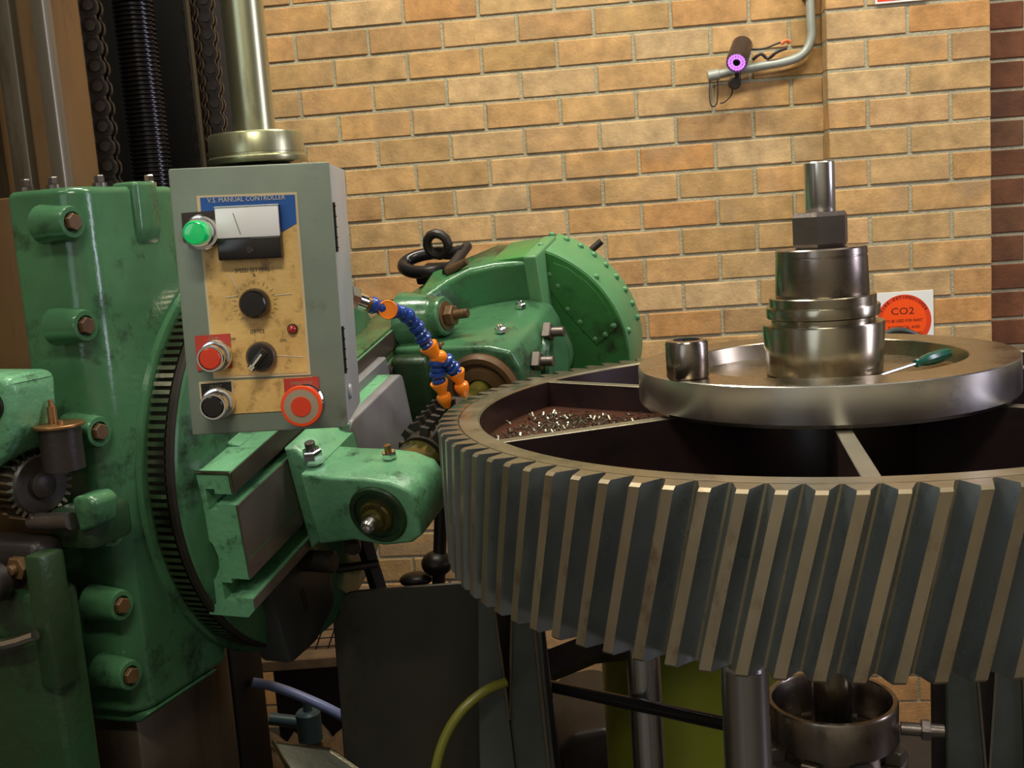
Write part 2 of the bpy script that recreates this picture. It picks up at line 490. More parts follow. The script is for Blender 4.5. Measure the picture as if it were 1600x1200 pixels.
class Thing:
    """an Empty at the thing's base; its parts are given in the frame's coordinates"""
    def __init__(self, name, label, cat, fr=WF, org=(0, 0, 0), group=None):
        self.org = Vector(org)
        self.o = bpy.data.objects.new(name, None)
        COL.objects.link(self.o)
        self.o.matrix_world = fr @ Matrix.Translation(self.org)
        self.o.empty_display_size = 0.05
        tag(self.o, label, cat, group)

    def part(self, name, mb, m, parent=None, angle=35, label=None, kind=None):
        mb.shift(-self.org)
        o = link(name, mb.mesh(name, M[m] if isinstance(m, str) else m, angle), parent or self.o)
        return tag(o, label, kind=kind)

    def copies(self, name, me, mats, parent=None):
        for mt in mats:
            link(name, me, parent or self.o, Matrix.Translation(-self.org) @ mt)


def single(name, mb, m, label, cat, fr=WF, org=(0, 0, 0), group=None, angle=35, kind=None):
    """a thing that is one mesh"""
    mb.shift(-Vector(org))
    o = link(name, mb.mesh(name, M[m] if isinstance(m, str) else m, angle))
    o.matrix_world = fr @ Matrix.Translation(Vector(org))
    return tag(o, label, cat, group, kind)


def struct(name, mb, m, fr=WF):
    o = link(name, mb.mesh(name, M[m]))
    o.matrix_world = fr
    o['kind'] = 'structure'
    return o


def text_mb(s, size, mtx, align='CENTER', depth=0.0004, xs=1.0):
    cu = bpy.data.curves.new('text', 'FONT')
    cu.body = s
    cu.size = size
    cu.align_x = align
    cu.align_y = 'CENTER'
    cu.extrude = depth
    cu.resolution_u = 2
    ob = bpy.data.objects.new('text', cu)
    COL.objects.link(ob)
    bpy.context.view_layer.update()
    me = bpy.data.meshes.new_from_object(ob.evaluated_get(bpy.context.evaluated_depsgraph_get()))
    bpy.data.objects.remove(ob)
    bpy.data.curves.remove(cu)
    mb = MB()
    mb.bm.from_mesh(me)
    bpy.data.meshes.remove(me)
    bmesh.ops.transform(mb.bm, matrix=mtx @ Matrix.Diagonal((xs, 1, 1, 1)), verts=mb.bm.verts)
    return mb


def bolt_mb(p, d, r, h, shank=0.0, rs=0.0, sides=6, washer=0.0):
    """hex head at p pointing along d, with an optional threaded end beyond the head"""
    p, d = Vector(p), Vector(d).normalized()
    mb = MB()
    s = Vector((0, 0, 0))
    if washer:
        mb.cyl(p, p + d * h * 0.18, r * washer, 20)
        s = d * h * 0.18
    mb.hexnut(p + s, p + s + d * h, r, 0.12, sides)
    if shank:
        mb.cyl(p + s + d * h * 0.9, p + s + d * (h + shank), rs, 14, rs * 0.15)
    return mb

# ================================================================== SETTING
FZ = -0.20                                     # floor level
struct('floor', MB().box(-3.6, 4.6, -3.0, 5.2, FZ - 0.1, FZ), 'floor')
struct('ceiling', MB().box(-3.6, 4.6, -3.0, 5.2, 4.2, 4.3), 'ceiling')
struct('wall_left', MB().box(-3.7, -3.6, -3.0, 5.2, FZ, 4.2), 'plain_wall')
struct('wall_right', MB().box(4.6, 4.7, -3.0, 5.2, FZ, 4.2), 'plain_wall')
struct('wall_front', MB().box(-3.6, 4.6, -3.1, -3.0, FZ, 4.2), 'pale_wall')

WA = -0.1054
WALL = frame(Vector((0, 3.5561, 0)), Vector((math.cos(WA), math.sin(WA), 0)), Vector((-math.sin(WA), math.cos(WA), 0)), ZG)
COURSE, BL, JT, Z0 = 0.086, 0.235, 0.0095, 2.1154
PIER0, PIER1, PIERD = 1.005, 1.480, 0.085

wall_back = struct('wall_back', MB().box(-3.4, 4.4, 0.0045, 0.25, FZ, 4.2), 'mortar', WALL)
wall_pier = struct('wall_pier', MB().box(PIER0 + .006, PIER1 - .006, -PIERD + 0.004, 0.006, FZ, 4.2), 'mortar', WALL)


def brick_mesh(name, ln, m, seed, h=COURSE - JT, dp=0.05):
    r = random.Random(seed)
    b = bmesh.new()
    bmesh.ops.create_cube(b, size=1)
    bmesh.ops.transform(b, matrix=Matrix.Diagonal((ln, dp, h, 1)), verts=b.verts)
    bmesh.ops.bevel(b, geom=b.edges[:], offset=0.0028, segments=1, affect='EDGES')
    for v in b.verts:
        v.co += Vector((r.uniform(-1, 1), r.uniform(-.6, .6), r.uniform(-1, 1))) * 0.0009
    me = bpy.data.meshes.new(name)
    b.to_mesh(me)
    b.free()
    me.materials.append(M[m])
    return me


STR = [brick_mesh('brick', BL - JT, 'brick', 10 + i) for i in range(5)]
HLF = [brick_mesh('brick', BL / 2 - JT, 'brick', 30 + i) for i in range(3)]
PST = [brick_mesh('brick', (PIER1 - PIER0) / 2 - JT, 'brick', 60 + i, dp=.087) for i in range(4)]
PHL = [brick_mesh('brick', (PIER1 - PIER0) / 4 - JT, 'brick', 70 + i, dp=.087) for i in range(3)]
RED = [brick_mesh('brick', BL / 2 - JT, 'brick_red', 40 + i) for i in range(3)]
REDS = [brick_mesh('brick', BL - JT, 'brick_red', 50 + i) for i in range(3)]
far_bricks = MB()
red_bricks = MB()


def put_brick(parent, me, x, y, z):
    q = Matrix.Rotation(rnd.uniform(-.004, .004), 4, 'Z') @ Matrix.Rotation(rnd.uniform(-.004, .004), 4, 'Y')
    link('brick', me, parent, Matrix.Translation((x, y + rnd.uniform(-.0015, .0015), z)) @ q)


for k in range(-8, 28):
    zc = Z0 - COURSE * k - COURSE / 2
    if zc < FZ + 0.02:
        break
    off = -0.3762 + (BL / 2 if k % 2 else 0.0)
    n = -11
    while True:
        s0 = off + BL * n
        n += 1
        if s0 > PIER0 - 0.02:
            break
        s1 = min(s0 + BL, PIER0 + 0.01)
        if s1 - s0 < 0.05:
            continue
        if s1 > -0.80 and FZ < zc < 2.26:
            if s1 - s0 > BL * 0.9:
                put_brick(wall_back, rnd.choice(STR), s0 + BL / 2, 0.025, zc)
            else:
                ln = s1 - s0 - JT
                put_brick(wall_back, brick_mesh('brick', ln, 'brick', rnd.random()), (s0 + s1) / 2, 0.025, zc)
        else:
            far_bricks.box(s0 + JT / 2, s1 - JT / 2, 0.0, 0.05, zc - COURSE / 2 + JT / 2, zc + COURSE / 2 - JT / 2)
    # pier: two stretchers, or half - stretcher - half
    w = PIER1 - PIER0
    if k % 2:
        spans = [(PIER0, PIER0 + w / 2), (PIER0 + w / 2, PIER1)]
    else:
        spans = [(PIER0, PIER0 + w / 4), (PIER0 + w / 4, PIER0 + 3 * w / 4), (PIER0 + 3 * w / 4, PIER1)]
    for s0, s1 in spans:
        if 0.50 < zc < 2.26:
            put_brick(wall_pier, rnd.choice(PST if s1 - s0 > .2 else PHL), (s0 + s1) / 2, -PIERD + 0.0435, zc)
        else:
            far_bricks.box(s0 + JT / 2, s1 - JT / 2, -PIERD, -PIERD + .05, zc - COURSE / 2 + JT / 2, zc + COURSE / 2 - JT / 2)
    # shade-darkened red bricks of the recess right of the pier
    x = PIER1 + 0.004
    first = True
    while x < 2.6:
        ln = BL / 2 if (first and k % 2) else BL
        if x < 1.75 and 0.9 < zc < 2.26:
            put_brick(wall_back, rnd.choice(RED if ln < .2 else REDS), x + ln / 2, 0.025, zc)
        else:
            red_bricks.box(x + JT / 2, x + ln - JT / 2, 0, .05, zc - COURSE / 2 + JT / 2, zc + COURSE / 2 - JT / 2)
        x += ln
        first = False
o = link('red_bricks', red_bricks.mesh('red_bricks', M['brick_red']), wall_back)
o['kind'] = 'stuff'
o = link('bricks', far_bricks.mesh('bricks', M['brick']), wall_back)
o['kind'] = 'stuff'

# ================================================================== BIG GEAR
NT, RTIP, RROOT, RIN, GH = 91, 0.6188, 0.5875, 0.552, 0.2196
gear = Thing('helical_gear', 'huge helical steel gear wheel with spokes lying flat on the machine table', 'gear', frame(GC, Vector((1, 0, 0)), Vector((0, 1, 0)), ZG), (0, 0, -GH))
gear.part('rim', MB().lathe([(RIN, -GH), (RROOT - .001, -GH), (RROOT - .001, 0), (RIN + .003, 0), (RIN, -.003), (RIN, -GH)], seg=182), 'gear_face')
gear.part('rim_inner_face', MB().lathe([(RIN - .0015, -GH + .002), (RIN - .0015, -.004)], seg=120), 'gear_in')
# one helical tooth, swept through the face width
TW = 2 * PI / NT
HEL = math.tan(R(13.6)) * GH / RTIP
tb = bmesh.new()
lay = [(-GH, -.004), (-GH + .004, 0), (-GH * .75, 0), (-GH * .5, 0), (-GH * .25, 0), (-.004, 0), (0, -.004)]
rings = []
for z, dr in lay:
    tw = HEL * (z / GH)
    ring = []
    prof = [(-.50, RROOT - .003), (-.44, RROOT), (-.36, RROOT + .006), (-.27, RROOT + .016), (-.165, RTIP + dr), (.165, RTIP + dr), (.27, RROOT + .016), (.36, RROOT + .006), (.44, RROOT), (.50, RROOT - .003)]
    for f, r in prof:
        a = f * TW + tw
        ring.append(tb.verts.new((r * math.cos(a), r * math.sin(a), z)))
    rings.append(ring)
for A, B in zip(rings, rings[1:]):
    for i in range(len(A) - 1):
        tb.faces.new((A[i], A[i + 1], B[i + 1], B[i]))
tb.faces.new(rings[0][::-1])
tb.faces.new(rings[-1])
bmesh.ops.recalc_face_normals(tb, faces=tb.faces)
tmb = MB(); tmb.bm.free(); tmb.bm = tb
tmb.bm.faces.ensure_lookup_table()
tooth_me = tmb.mesh('tooth', M['gear_tooth'], 30)
tooth_me.materials.append(M['gear_face'])
tooth_me.materials.append(M['gear_land'])
for pl in tooth_me.polygons:
    if abs(pl.normal.z) > 0.9:
        pl.material_index = 1
    elif Vector((pl.center.x, pl.center.y)).length > RTIP - .004:
        pl.material_index = 2
gear.copies('tooth', tooth_me, [Matrix.Rotation(TW * i + R(0.7), 4, 'Z') for i in range(NT)])
# web plate, hub and radial ribs
for w0 in (19.5, 79.5, 139.5):
    gear.part('web_plate', MB().lathe([(.12, -.062), (RIN - .001, -.062), (RIN - .001, -.050), (.12, -.050), (.12, -.062)], seg=24, a0=R(w0), a1=R(w0 + 60)), 'gear_web_red')
gear.part('hub', MB().lathe([(0.09, -GH), (0.15, -GH), (0.155, -.02), (0.15, -.004), (0.09, -.004), (0.09, -GH)], seg=48), 'gear_in')
for i in range(6):
    A = R(-100.5 + 60 * i)
    mt = Matrix.Rotation(A, 4, 'Z')
    rib = gear.part('rib', MB().box(0.14, RIN + .004, -.011, .011, -.118, -.0055, mtx=mt), 'gear_in')
    gear.part('rib_edge', MB().box(0.14, RIN + .002, -.0112, .0112, -.0056, -.003, .001, 1, mtx=mt), 'gear_web', rib)
# swarf lying on the web plate
sw = MB()
r2 = random.Random(3)
for i in range(420):
    a = R(r2.triangular(143, 192, 156)); rr = r2.triangular(.27, .545, .47)
    c = Vector((rr * math.cos(a), rr * math.sin(a), -.0485 + r2.uniform(0, .006)))
    ln = r2.uniform(.0015, .006)
    mt = Matrix.Translation(c) @ Matrix.Rotation(r2.uniform(0, PI), 4, 'Z') @ Matrix.Rotation(r2.uniform(-.8, .8), 4, 'Y')
    sw.box(-ln, ln, -.0013, .0013, -.0008, .0008, mtx=mt)
single('swarf_chips', sw, 'chip', 'bright loose metal chips lying on the gear web between two ribs', 'swarf', frame(GC, Vector((1, 0, 0)), Vector((0, 1, 0)), ZG), kind='stuff')

GF = frame(GC, Vector((1, 0, 0)), Vector((0, 1, 0)), ZG)
# clamping ring
ring = Thing('clamping_ring', 'polished steel clamping ring lying on top of the big gear', 'clamp ring', GF, (0, 0, 0.0005))
RD = 0.2918
ring.part('ring_body', MB().lathe([(RD, .006), (RD, .0585), (RD - .0015, .060)], seg=128), 'steel')
ring.part('top_face', MB().lathe([(RD - .0015, .060), (.2195, .060), (.218, .0585)], seg=128), 'steel_top')
ring.part('recess', MB().lathe([(.218, .0585), (.212, .034), (.0, .034)], seg=96), 'steel_top')
ring.part('underside', MB().lathe([(RD, .006), (RD - .004, .0005), (.0, .0005)], seg=96), 'steel_sleeve')

# arbor stack, each piece lifts off
AX = 0.0035
single('base_bush', MB().lathe([(.0, .0345), (.088, .0345), (.090, .0365), (.0945, .112), (.093, .1155), (.080, .1155), (.080, .124), (.0, .124)], (AX, 0, 0), seg=72), 'steel_bush',
       'wide bright steel bush standing in the clamping ring, lowest of the arbor stack', 'bush', GF, (AX, 0, .0345))
single('stepped_collar', MB().lathe([(.0, .1242), (.085, .1242), (.0872, .126), (.0880, .1405), (.0872, .1425), (.0822, .1425), (.0825, .1565), (.081, .158), (.0, .158)], (AX, 0, 0), seg=72), 'steel_bush',
       'thin stepped steel collar between the wide bush and the dark sleeve', 'collar', GF, (AX, 0, .1242))
single('spacer_sleeve', MB().lathe([(.0, .1582), (.0715, .1582), (.0722, .160), (.0705, .2180), (.0695, .2185), (.0695, .2205), (.0705, .221), (.0702, .2305), (.0685, .2325), (.0, .2325)], (AX, 0, 0), seg=72), 'steel_sleeve',
       'dark grey spacer sleeve under the hexagon nut on the gear arbor', 'sleeve', GF, (AX, 0, .1582))
nb = MB()
nb.hexnut((AX, 0, .2327), (AX, 0, .288), .0455, .10, 6, R(8))
single('hexagon_nut', nb, 'steel_nut', 'large dull hexagon nut on the arbor above the dark sleeve', 'nut', GF, (AX, 0, .2327), angle=20)
single('arbor_shaft', MB().lathe([(.0, .2882), (.0228, .2882), (.0232, .289), (.0232, .3635), (.0215, .3655), (.0, .3655)], (AX + .001, 0, 0), seg=40), 'steel',
       'bright round arbor shaft end sticking up out of the hexagon nut', 'shaft', GF, (AX, 0, .2882))

# impact socket
sk = Thing('impact_socket', 'dark brown impact socket standing on the clamping ring rim', 'socket', WF, (.262, 1.628, 1.246))
sk.part('body', MB().lathe([(.0, .0), (.0295, .0), (.0315, .003), (.0315, .052), (.0295, .0555), (.020, .0565)], (.262, 1.628, 1.246), seg=40), 'steel_sleeve')
sk.part('drive_square', MB().lathe([(.020, .0565), (.0185, .0525), (.0165, .0525), (.0165, .025), (.0, .025)], (.262, 1.628, 1.246), seg=4), 'cavity_black')
# screwdriver
sd = Thing('screwdriver', 'screwdriver with green handle resting in the clamping ring recess', 'screwdriver', WF, (.60, 1.69, 1.222))
pA, pB, pC = Vector((.558, 1.660, 1.2235)), Vector((.630, 1.706, 1.2300)), Vector((.706, 1.752, 1.2370))
sd.part('blade', MB().tube([pA, pA.lerp(pB, .1), pB], [.0022, .003, .003], 10), 'chrome')
d = (pC - pB).normalized()
sd.part('handle', MB().lathe([(0, 0), (.006, 0), (.0075, .004), (.0065, .012), (.009, .022), (.0105, .04), (.0105, .066), (.0085, .078), (.004, .084), (0, .084)], pB, d, 10), 'driver_green', angle=15)

# ================================================================== HOBBING MACHINE, COLUMN SIDE
# column with a deep slot for screw and chains
colm = Thing('machine_column', 'tall oily brown cast iron column behind the green saddle at left', 'machine column', MF, (-1.5, 0, FZ - 1.1855))
CB, CT = FZ - 1.1855, 1.75
colm.part('near_way', MB().box(-1.80, -1.155, -.36, -.27, CB, CT, .006, 2), 'iron_brown')
colm.part('far_way', MB().box(-1.80, -1.365, .20, .32, CB, -.45, .006, 2), 'cavity_black')
colm.part('far_way', MB().box(-1.80, -1.245, .20, .32, -.45, CT, .006, 2), 'cavity_black')
colm.part('slot_back', MB().box(-1.80, -1.40, -.27, .20, CB, CT), 'cavity_black')
colm.part('front_face', MB().box(-1.80, -1.27, -.40, -.355, CB, CT, .006, 2), 'iron_grey')
colm.part('guide_strip', MB().box(-1.245, -1.205, -.375, -.355, CB, CT, .004, 2), 'iron_grey')
colm.part('edge_strip', MB().box(-1.172, -1.145, -.366, -.345, CB, CT, .003, 2), 'iron_grey')
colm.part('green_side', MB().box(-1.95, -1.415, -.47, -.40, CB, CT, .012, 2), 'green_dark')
colm.part('lower_way', MB().box(-1.150, -1.058, -.455, -.20, CB, -.40, .006, 2), 'iron_grey')

# lead screw
sm = MB()
sm.cyl((-1.24, -.03, .30), (-1.24, -.03, CT), .033, 24)
prof = []
z = .42
while z < 1.25:
    prof += [(.0335, z), (.0385, z + .002), (.0385, z + .0045), (.0335, z + .0065)]
    z += .0085
sm.lathe(prof, (-1.24, -.03, 0), seg=28)
single('lead_screw', sm, 'screw', 'thick black greased lead screw standing in the column slot', 'lead screw', MF, (-1.24, -.03, .30), angle=25)


def chain(a, b, z0, z1, label, rows=2, da=.022, db=.0):
    t = Thing('roller_chain', label, 'chain', MF, (a, b, z0), 'roller chains in the column slot')
    lk = MB()
    for s in (-1, 1):
        for zz in (-.015, .015):
            lk.lathe([(0, -.004), (.0150, -.004), (.0150, .004), (0, .004)], (0, s * .010, zz), (0, 1, 0), 14)
        lk.box(-.009, .009, s * .010 - .004, s * .010 + .004, -.017, .017)
    lk.cyl((0, -.017, -.015), (0, .017, -.015), .009, 10)
    me = lk.mesh('chain_link', M['chain'])
    mats = []
    for rI in range(rows):
        z = z0 + .015 + (.016 if rI % 2 else 0)
        while z < z1:
            mats.append(Matrix.Translation((a + rI * da, b + rI * db, z)) @ Matrix.Rotation(R(20), 4, 'Z'))
            z += .0335
    t.copies('chain_link', me, mats)


chain(-1.195, -.255, .40, 1.05, 'double oily roller chain hanging beside the brown column way', 2, .032, .022)
chain(-1.225, .12, .40, 1.05, 'dark roller chain hanging between the lead screw and the bright pole', 2, .030, .018)
single('chain_guide_bar', MB().box(-1.205, -1.195, .075, .085, .40, 1.3, .002, 1), 'iron_grey', 'thin grey guide bar standing beside the lead screw', 'guide bar', MF, (-1.2, .08, .40))

# saddle that carries the hob head
sad = Thing('machine_saddle', 'large green painted saddle casting with rounded edge and bolt bosses', 'machine saddle', MF, (-1.08, -.1, -.45))
SA0, SA1, SB0, SB1, SC0, SC1 = -1.150, -1.012, -.492, -.26, -.432, .405


def rounded_rect(x0, x1, y0, y1, rads, n=6):
    out = []
    cs = [(x0, y0, 180), (x1, y0, 270), (x1, y1, 0), (x0, y1, 90)]
    for (cx, cy, a0), r in zip(cs, rads):
        ox = cx + (r if cx == x0 else -r)
        oy = cy + (r if cy == y0 else -r)
        for i in range(n + 1):
            a = R(a0 + 90 * i / n)
            out.append((ox + r * math.cos(a), oy + r * math.sin(a)))
    return out


sad.part('saddle_body', MB().prism(rounded_rect(SA0, SA1, SB0, SB1, (.014, .042, .01, .01), 10), SC0, SC1, 'z', .012, 4, caps=True), 'green', angle=50)
sad.part('gib_plate', MB().box(-1.34, -1.152, -.478, -.30, SC0, .398, .005, 2), 'iron_brown')
sad.part('top_lug', MB().prism([(-1.052, .412), (-1.002, .412), (-1.002, .335), (-1.010, .312), (-1.027, .303), (-1.044, .312), (-1.052, .335)], -.37, -.315, 'y', .008, 3), 'green', angle=50)
sad.part('foot', MB().prism([(SA0 - .01, SC0), (SA1 + .004, SC0), (SA1 - .02, SC0 - .02), (SA0 + .02, SC0 - .025)], SB0 + .015, SB0 + .2, 'y', .006, 2), 'green', angle=50)
for i, c in enumerate((.352, .198, .036, -.122, -.240, -.355)):
    bo = sad.part('bolt_boss', MB().lathe([(0, 0), (.030, 0), (.0265, .03), (.0245, .058), (.0225, .062), (.016, .062), (.016, .056), (0, .056)], (-1.072, SB0 - .006, c), (1, -.12, 0), 22), 'green', angle=40)
    sad.part('bolt', MB().hexnut((-1.016, SB0 - .013, c), (-1.004, SB0 - .0145, c), .0135, .12), 'iron_brown', bo)
# small bolts along the top edge of the saddle
for i, (a, b) in enumerate(((-1.135, -.46), (-1.085, -.455), (-1.045, -.40), (-1.03, -.30))):
    sad.part('top_bolt', MB().cyl((a, b, .404), (a, b, .412), .011, 14).hexnut((a, b, .412), (a, b, .424), .008), 'steel_nut' if i < 3 else 'chrome')
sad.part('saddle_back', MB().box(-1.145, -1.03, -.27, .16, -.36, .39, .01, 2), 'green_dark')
sad.part('pole_seat', MB().box(-1.13, -1.02, .03, .14, .38, .452, .01, 2), 'iron_dark')

# round bright pole on its flange
pole = Thing('guide_pole', 'thick bright round pole standing on a turned flange above the control box', 'pole', MF, (-1.075, .085, .4525))
pole.part('pole_shaft', MB().cyl((-1.075, .085, .51), (-1.075, .085, 1.75), .0405, 40), 'pole')
pole.part('flange', MB().lathe([(0, .4525), (.095, .4525), (.0965, .455), (.0965, .463), (.092, .466), (.0915, .470), (.0925, .471), (.0925, .506), (.090, .510), (.050, .510), (.048, .514), (.0, .514)], (-1.075, .085, 0), seg=56), 'pole')

# pinion and levers in front of the saddle
pin = Thing('pinion_gear', 'small dark pinion gear with bright teeth in front of the green saddle', 'gear', MF, (-1.06, -.585, -.028))
PCc = Vector((-1.058, -.585, -.028))
pin.part('pinion_body', MB().lathe([(0, -.05), (.046, -.05), (.046, -.004), (.042, 0), (.020, 0), (.020, .007), (.017, .009), (0, .009)], PCc, (1, -.18, .0), 40), 'iron_dark')
pt = MB()
pt.prism([(.0445, -.0032), (.0545, -.0018), (.0545, .0018), (.0445, .0032)], -.05, -.003, 'z')
ptm = pt.mesh('tooth', M['steel_bush'])
q = Vector((0, 0, 1)).rotation_difference(Vector((1, -.18, 0)).normalized()).to_matrix().to_4x4()
pin.copies('tooth', ptm, [Matrix.Translation(PCc) @ q @ Matrix.Rotation(2 * PI * i / 28, 4, 'Z') for i in range(28)])
pin.part('pinion_shaft', MB().cyl(PCc + Vector((-.20, .036, 0)), PCc + Vector((-.04, .007, 0)), .024, 20), 'iron_dark')

lev = Thing('lever_bracket', 'green curved lever casting with dark bolt at the left edge', 'bracket', MF, (-1.22, -.60, .0))
lev.part('bracket_body', MB().prism([(-1.42, .125), (-1.175, .122), (-1.168, .108), (-1.172, .070), (-1.182, .035), (-1.205, .002), (-1.245, -.022), (-1.30, -.035), (-1.42, -.038)], -.64, -.55, 'y', .012, 3), 'green_lit', angle=50)
lev.part('bolt', MB().cyl((-1.205, -.645, .082), (-1.205, -.638, .082), .021, 24).cyl((-1.200, -.665, .080), (-1.205, -.64, .082), .0155, 18), 'iron_dark')
cup = Thing('oil_cup', 'dark oil cup with a round brass lid beside the pinion', 'oil cup', MF, (-1.098, -.575, -.02))
cup.part('cup_body', MB().cyl((-1.098, -.575, -.035), (-1.098, -.575, .028), .030, 28), 'iron_dark')
cup.part('lid', MB().cyl((-1.098, -.575, .028), (-1.098, -.575, .033), .036, 32, .001), 'copper')
cup.part('lid_knob', MB().cyl((-1.108, -.575, .033), (-1.108, -.575, .058), .007, 12).cyl((-1.108, -.575, .058), (-1.108, -.575, .068), .004, 10).cyl((-1.090, -.58, .033), (-1.090, -.58, .038), .005, 10), 'copper')
clv = Thing('clamp_lever', 'dark clamp block with chipped green lug below the pinion', 'clamp', MF, (-1.08, -.56, -.14))
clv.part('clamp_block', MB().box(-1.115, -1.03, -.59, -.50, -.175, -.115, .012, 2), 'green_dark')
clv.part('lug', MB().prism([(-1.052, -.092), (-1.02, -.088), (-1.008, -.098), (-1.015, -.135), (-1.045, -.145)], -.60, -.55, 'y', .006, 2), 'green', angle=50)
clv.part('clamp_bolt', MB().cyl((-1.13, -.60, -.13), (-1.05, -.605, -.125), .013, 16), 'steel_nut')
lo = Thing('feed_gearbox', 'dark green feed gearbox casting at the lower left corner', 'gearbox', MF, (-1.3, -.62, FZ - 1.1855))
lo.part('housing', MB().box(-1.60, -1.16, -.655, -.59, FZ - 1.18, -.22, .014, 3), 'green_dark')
lo.part('upper_cover', MB().box(-1.60, -1.185, -.64, -.58, -.26, -.15, .014, 3), 'iron_dark')
lo.part('cover_nut', bolt_mb((-1.215, -.64, -.185), (0, -1, 0), .018, .014, .01, .008), 'iron_brown')
lo.part('cover_nut', bolt_mb((-1.27, -.64, -.19), (0, -1, 0), .018, .014, .01, .008), 'iron_dark')
lo.part('cover_rib', MB().box(-1.185, -1.150, -.665, -.62, -.36, -.16, .006, 2), 'green_dark')
lo.part('shelf_edge', MB().tube([(-1.42, -.68, -.295), (-1.25, -.68, -.292), (-1.165, -.68, -.270)], .008, 8, 4), 'chrome')
lo.part('handle_boss', MB().cyl((-1.24, -.66, -.20), (-1.24, -.69, -.20), .03, 20, .004), 'iron_dark')
lo.part('hand_wheel', MB().cyl((-1.30, -.66, -.58), (-1.30, -.70, -.58), .045, 24, .006), 'iron_dark')

for t_, dv in ((lev, (.133, 0, .02)), (cup, (.078, 0, .030)), (clv, (.06, .0, .05)), (lo, (.155, 0, .05))):
    t_.o.location += MF.to_3x3() @ Vector(dv)

# swivel ring with worm teeth around its edge
RR, RCb, RCc = .372, -.055, -.085
sw = Thing('swivel_ring', 'round swivel ring with a toothed rim on the right side of the saddle', 'swivel ring', MF, (-.98, RCb, RCc))
sw.part('ring_disc', MB().lathe([(0, -1.012), (RR - .008, -1.012), (RR - .008, -.962), (RR + .002, -.961), (RR + .002, -.952), (RR - .002, -.949), (0, -.949)], (0, RCb, RCc), (1, 0, 0), 160), 'iron_dark')
sw.part('face_plate', MB().lathe([(RR - .004, -.950), (RR - .006, -.944), (RR - .03, -.938), (RR - .05, -.930), (0, -.930)], (0, RCb, RCc), (1, 0, 0), 120), 'green')
tt = MB().box(RR - .010, RR + .002, -.0036, .0036, -.999, -.964)
ttm = tt.mesh('tooth', M['steel_bush'])
qx = Vector((0, 0, 1)).rotation_difference(Vector((1, 0, 0))).to_matrix().to_4x4()
sw.copies('tooth', ttm, [Matrix.Translation((0, RCb, RCc)) @ qx @ Matrix.Rotation(2 * PI * i / 168, 4, 'Z') for i in range(168)])
sw.part('collar', MB().lathe([(RR + .012, -1.012), (RR + .010, -1.003), (RR - .01, -1.002)], (0, RCb, RCc), (1, 0, 0), 120), 'green')

# ================================================================== HOB HEAD (swivelled frame: a, u, v)
sl = Thing('hob_slide', 'long green hob slide with tee slots in its machined face', 'slide', HF, (-.9, -.37, 0))
VT = .124
U0, U1 = -.37, .70


def end_cut(co):
    # the near end of the casting is not square to its axis
    return co + Vector((0, .15 * (co.z - .117), 0)) if co.y < -.3 else co


pts = [(-.955, VT), (-.870, VT), (-.870, .088), (-.905, .088), (-.905, .096), (-.922, .096), (-.922, .060), (-.905, .060), (-.905, .070), (-.868, .070),
       (-.868, -.058), (-.905, -.058), (-.905, -.066), (-.925, -.066), (-.925, -.098), (-.905, -.098), (-.905, -.092), (-.870, -.092), (-.870, -.112), (-.885, -.126), (-.962, -.126),
       (-.958, -.072), (-.936, -.060), (-.924, -.040), (-.922, -.02), (-.928, .0), (-.942, .016), (-.958, .022)]
sl.part('slide_body', MB().prism(pts, U0, .24, 'y', warp=end_cut), 'green_lit', angle=20)
sl.part('upper_rail', MB().prism([(-.8745, .089), (-.8685, .089), (-.8685, VT - .0015), (-.8745, VT - .0015)], U0 + .001, .24, 'y', warp=end_cut), 'machined_brown')
sl.part('slide_face', MB().prism([(-.872, -.022), (-.8655, -.022), (-.8655, .0685), (-.872, .0685)], U0 + .001, .24, 'y', warp=end_cut), 'machined')
sl.part('lower_slide_face', MB().prism([(-.872, -.0565), (-.866, -.0565), (-.866, -.0265), (-.872, -.0265)], U0 + .001, .24, 'y', warp=end_cut), 'machined')
sl.part('lower_rail', MB().prism([(-.8745, -.111), (-.8685, -.111), (-.8685, -.0935), (-.8745, -.0935)], U0 + .001, .24, 'y', warp=end_cut), 'machined')
sl.part('worn_edge', MB().tube([end_cut(Vector((a_, U0 + .0015, VT - .0015))) for a_ in (-.953, -.91, -.8705)], .0035, 8).tube([end_cut(Vector((-.8705, U0 + .0015, v_))) for v_ in (VT - .002, .089)], .003, 8).tube([end_cut(Vector((-.8685, U0 + .0015, v_))) for v_ in (.069, -.056)], .002, 8), 'steel_bush')
sl.part('beam', MB().prism([(-.872, .06), (-.872, .69), (-.880, .68), (-.915, .52), (-.955, .27), (-.975, .06)], .02, VT + .006, 'z', .004, 2, caps=True), 'green_oily')
sl.part('casting_lug', MB().prism([(-.965, VT - .002), (-.905, VT - .002), (-.905, VT + .002), (-.95, VT + .012), (-.985, VT + .012)], -.28, .06, 'y', .002, 1), 'green_lit')
sl.part('back_casting', MB().box(-.945, -.90, U0 + .08, .24, -.14, VT - .004, .01, 2), 'green')
for u_, a_ in ((.06, -.905), (.12, -.915)):
    sl.part('cap_screw', bolt_mb((a_, u_, VT + .006), (0, 0, 1), .012, .012, .006, .006), 'chrome')

# lower tray casting under the slide
un = Thing('slide_underframe', 'dark grey cast underframe below the hob slide', 'machine frame', HF, (-.9, -.2, -.2))
un.part('frame_casting', MB().prism([(-.31, -.128), (-.16, -.128), (-.118, -.20), (-.135, -.29), (-.22, -.315), (-.31, -.30)], -.975, -.905, 'x', .012, 2), 'stand_dark')
un.part('locating_pin', MB().cyl((-.905, -.20, -.15), (-.84, -.20, -.15), .020, 18, .003), 'iron_dark')
un.part('slot', MB().box(-.906, -.904, -.235, -.222, -.235, -.195), 'cavity_black')

